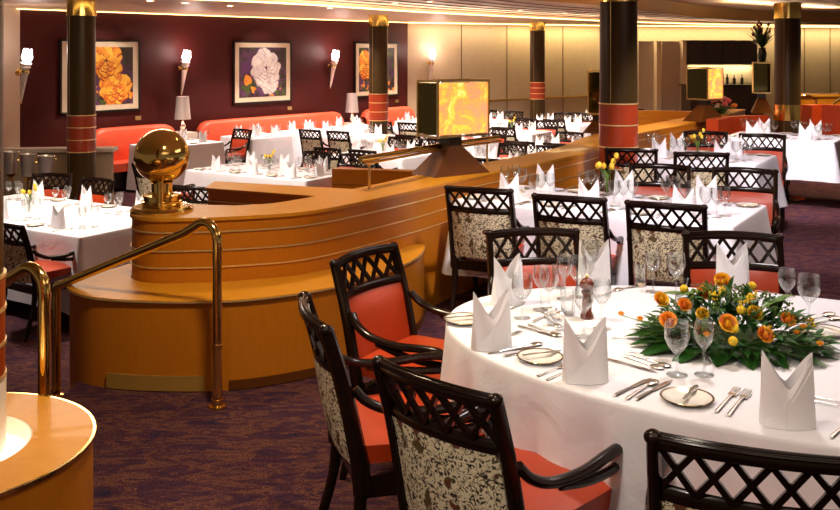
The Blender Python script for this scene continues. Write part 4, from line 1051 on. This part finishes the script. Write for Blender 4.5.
def curved_bench(pts, label, h=.9):
    P = [(p.x, p.y) for p in bez([(x, y, 0) for x, y in pts], 6)]
    o = link('curved_bench', None, None, (0, 0, 0)); tag(o, label, 'bench', 'red curved benches')
    mb = MB(); inn = offset(P, -.16)
    mb.prism(P+inn[::-1], .0, h); mb.bevel(.04, 3); link('backrest', mb.mesh('back', 'red_leather'), o)
    i2 = offset(P, -.62); mb = MB(); mb.prism(offset(P, -.165)+i2[::-1], .30, .45); mb.bevel(.03, 3); link('seat', mb.mesh('seat', 'red_leather'), o)
    mb = MB(); mb.prism(offset(P, -.17)+offset(P, -.55)[::-1], 0, .30); link('plinth', mb.mesh('pl', 'mahogany', smooth=False), o)
curved_bench([(3.72, 12.35), (4.15, 12.95), (4.75, 13.20)], 'curved red bench behind the third table', .90)
curved_bench([(5.45, 13.55), (5.75, 13.70), (6.05, 13.45)], 'red bench just right of the dark column', 1.02)
tc = link('side_counter', None, None, (6.55, 14.6, 0), R(8)); tag(tc, 'honey-wood counter at the right edge beyond the dark column', 'counter')
link('body', MB().box((0, 0, .55), (1.9, .5, 1.10)).bevel(.01).mesh('b', 'honey_wood'), tc)
link('coping', MB().box((0, 0, 1.115), (1.96, .56, .03)).mesh('c', 'honey_wood_lit', smooth=False), tc)
for k, (x, y, lb) in enumerate(((5.66, 14.05, 'small brass handrail immediately right of the dark column'), (6.15, 14.0, 'sloping brass handrail at the right edge'))):
    o = link('handrail', None, None, (x, y, 0)); tag(o, lb, 'handrail', 'far brass handrails')
    pth = [(-.22, 0, .45), (-.20, 0, .98), (0, 0, 1.12), (.17, 0, 1.08), (.2, 0, .95), (.2, 0, 0)] if k == 0 else [(-.25, 0, .0), (-.25, 0, .85), (-.1, 0, .98), (.35, 0, 1.28), (.42, 0, 1.2), (.42, 0, 0)]
    link('rail', MB().tube(bez(pth, 5), .02, 10).mesh('r', 'brass'), o)
# booths beyond the partition, seen over its coping
for (x, y, w_, lb) in ((4.15, 15.6, 1.25, 'low honey-wood divider with brass line below the smaller light box'), (-.42, 8.6, .75, 'rounded tan divider left of the large light box foot')):
    o = link('low_divider', None, None, (x, y, FL), ROT*.4); tag(o, lb, 'divider', None)
    h_ = 1.28 if x > 0 else 1.20
    link('panel', MB().box((0, 0, h_/2), (w_, .12, h_)).bevel(.03, 3).mesh('p', 'honey_wood'), o)
    link('brass_inlay', MB().box((0, -.062, h_-.13), (w_*.98, .004, .008)).mesh('i', 'brass_dull', smooth=False), o)
# ceiling downlights
k = 0
DL = [(px_, py_) for px_, py_ in ((185, 3), (230, 6), (330, 8), (150, 1), (395, 3), (520, 10), (565, 13), (430, 1.5))]
spots = []
for px_, py_ in DL:
    z = 2.446; Y = F*(z-CZ)/(HZ-py_); x = (px_-420)/F*Y
    me = MB().lathe([(0, -.004), (.045, -.004)], 16).mesh('lamp', 'lamp_glow'); rim = MB().lathe([(.045, -.006), (.062, -.006), (.062, .0)], 16).mesh('rim', 'brass_dull')
    inst(('ceiling_downlight', None, [('lens', me), ('rim', rim)]), (x, Y, z), 0, 'small round ceiling downlight', '', 'ceiling lamp', 'ceiling downlights')

# ------------------------------------------------------------------ labels by place in the photo
ORD = ['leftmost', 'second', 'third', 'fourth', 'fifth', 'sixth', 'seventh', 'eighth', 'ninth', 'tenth', 'eleventh', 'twelfth', 'thirteenth', 'fourteenth']
for (stem, ph), obs in REG.items():
    if not stem: continue
    obs.sort(key=lambda o: o.location.x/o.location.y)
    n_ = len(obs)
    if ph.startswith('the '): ph = ('at ' if 'chair' in stem else 'on ')+ph
    for i, o in enumerate(obs):
        if n_ == 1: w_ = ''
        elif i == 0: w_ = ', leftmost'
        elif i == n_-1: w_ = ', rightmost'
        else: w_ = ', '+ORD[i]+' from left'
        o['label'] = (stem+(' '+ph if ph else '')+w_).strip()

# ------------------------------------------------------------------ light
def area(name, loc, size, e, colr=(1, .78, .55), rot=(0, 0, 0), sy=None, spread=180):
    l = bpy.data.lights.new(name, 'AREA'); l.energy = e; l.size = size; l.color = colr
    if sy: l.shape = 'RECTANGLE'; l.size_y = sy
    l.spread = R(spread)
    o = bpy.data.objects.new(name, l); col.objects.link(o); o.location = loc; o.rotation_euler = rot; return o
def spot(loc, e, ang=100, colr=(1, .80, .60), rad=.05, blend=.6, to=None):
    l = bpy.data.lights.new('downlight', 'SPOT'); l.energy = e; l.spot_size = R(ang); l.spot_blend = blend; l.color = colr; l.shadow_soft_size = rad  # name shared by ceiling downlights and the added fill spots
    o = bpy.data.objects.new('downlight', l); col.objects.link(o); o.location = loc
    if to is not None: o.rotation_euler = (Vector(to)-Vector(loc)).to_track_quat('-Z', 'Y').to_euler()
    return o
spot((1.25, 3.9, 2.58), 120, 95, (1, .90, .86), .10)
spot((.2, 2.6, 2.58), 45, 95, (1, .80, .62), .06)
spot((1.0, 5.0, 2.58), 330, 85, (1, .88, .90), .10, to=(1.5, 6.3, .5))
spot((2.75, 7.5, 2.58), 340, 80, (1, .88, .90), .10, to=(2.8, 9.1, .4))
spot((3.7, 9.7, 2.58), 480, 80, (1, .88, .90), .10, to=(4.5, 11.4, .4))
spot((.4, 3.9, 2.58), 70, 60, (1, .86, .74), .08, to=(1.1, 5.9, .5))  # added fill spot for the second table's chair backs, no fixture
spot((6.1, 13.1, 2.58), 320, 95, (1, .80, .5), .10)  # added spot to brighten the honey-wood counter at the right
spot((2.2, 11.6, 2.42), 140, 95, (1, .80, .5), .10)
spot((-.7, 4.0, 2.58), 190, 110, (1, .78, .5), .10)
spot((-.9, 1.0, 2.58), 130, 60, (1, .86, .72), .10, to=(.1, 2.9, .6))  # added fill spot from camera left for the foreground tapestry backs
spot((-1.9, 2.0, 2.58), 14, 90, (1, .72, .42), .08)
spot((-.4, 6.6, 2.55), 100, 100, (1, .78, .5), .10)
for (a, n_, e) in ((-7.6, 5.7, 170), (-7.9, 9.15, 200), (-7.8, 11.55, 200), (-5.85, 11.55, 170), (-9.9, 13.8, 200), (-7.9, 13.8, 200), (-5.9, 13.8, 200), (-9.9, 16, 200), (-7.9, 16, 220),
                 (-9.7, 18.2, 220), (-7.9, 18.2, 220), (-5.9, 18.2, 240), (-5.9, 20.4, 240)):
    v = AN(a, n_-1.0); v2 = AN(a, n_, -.1); spot((v.x, v.y, 2.38), e*1.35, 105, (1, .87, .76), .08, to=v2)
for t_ in (1.6, 3.75, 5.05, 6.35, 8.5):
    p = onwall(WA, WD, t_, 1.2); spot((p.x, p.y, 2.40), 270, 100, (1, .84, .72), .08)
for t_ in (1.4, 4.9, 8.3):
    p = onwall(WA, WD, t_, .9); q = onwall(WA, WD, t_, 0); spot((p.x, p.y, 2.40), 40, 75, (1, .85, .72), .04, to=(q.x, q.y, 1.35))
def strip(p, d, t0, t1, off, e, colr, z=2.41, tiltk=.0):
    m_ = onwall(p, d, (t0+t1)/2, off)
    area('cove_strip', (m_.x, m_.y, z), t1-t0, e, colr, (R(tiltk), 0, math.atan2(d.y, d.x)), .06)
strip(WB, BD, 2.6, 5.6, .28, 46, (1, .76, .38)); strip(WB, BD, .1, 2.5, .28, 22, (1, .78, .5))
strip(WC, CD, .2, 7.5, .28, 100, (1, .78, .42))
area('niche_strip', (xof(721, Yn), Yn-.02, 1.425), 1.7, 14, (1, .75, .35), (0, 0, R(6)), .05)
# added fill areas under the ceiling standing in for bounced light, no fixtures
area('ceiling_fill', (1.0, 1.0, 2.58), 2.4, 22, (1, .78, .60))
area('ceiling_fill', (3.4, 5.5, 2.58), 2.2, 40, (1, .80, .72))
area('ceiling_fill', (-2.8, 9.0, 2.42), 2.0, 110, (1, .80, .62))
area('uplight_fill', (3.2, 12.6, 2.44), 4.0, 40, (1, .74, .48), (PI, 0, R(50)), .15)  # this and the next: added upward fill inside the fascia, no fixture
area('uplight_fill', (6.6, 17.2, 2.44), 4.0, 50, (1, .74, .48), (PI, 0, R(42)), .15)
# added upward fill areas to brighten the ceiling, no troughs there
for (x, y, L_, a_) in ((-.2, 14.6, 5.5, 54), (3.0, 18.4, 5.5, 46), (7.2, 22.2, 5, 32)):
    area('uplight_fill', (x, y, 2.25), L_, 60, (1, .74, .48), (PI, 0, R(a_)), .15)

w = bpy.data.worlds.new('World'); scn.world = w; w.use_nodes = True
w.node_tree.nodes['Background'].inputs[0].default_value = (1, .68, .48, 1); w.node_tree.nodes['Background'].inputs[1].default_value = .13

cam = bpy.data.cameras.new('Camera'); co_ = bpy.data.objects.new('Camera', cam); col.objects.link(co_)
co_.location = (0, 0, CZ); co_.rotation_euler = (R(90), 0, 0)
cam.sensor_width = 36; cam.lens = F/840*36; cam.shift_y = -(255-HZ)/840; cam.clip_start = .05; cam.clip_end = 200
scn.camera = co_
scn.view_settings.view_transform = 'Standard'; scn.view_settings.look = 'None'; scn.view_settings.gamma = 1; scn.view_settings.exposure = 0.0
scn.cycles.max_bounces = 10; scn.cycles.transparent_max_bounces = 48; scn.cycles.transmission_bounces = 8; scn.cycles.caustics_reflective = False; scn.cycles.caustics_refractive = False
scn.cycles.use_denoising = True; scn.cycles.sample_clamp_indirect = 6
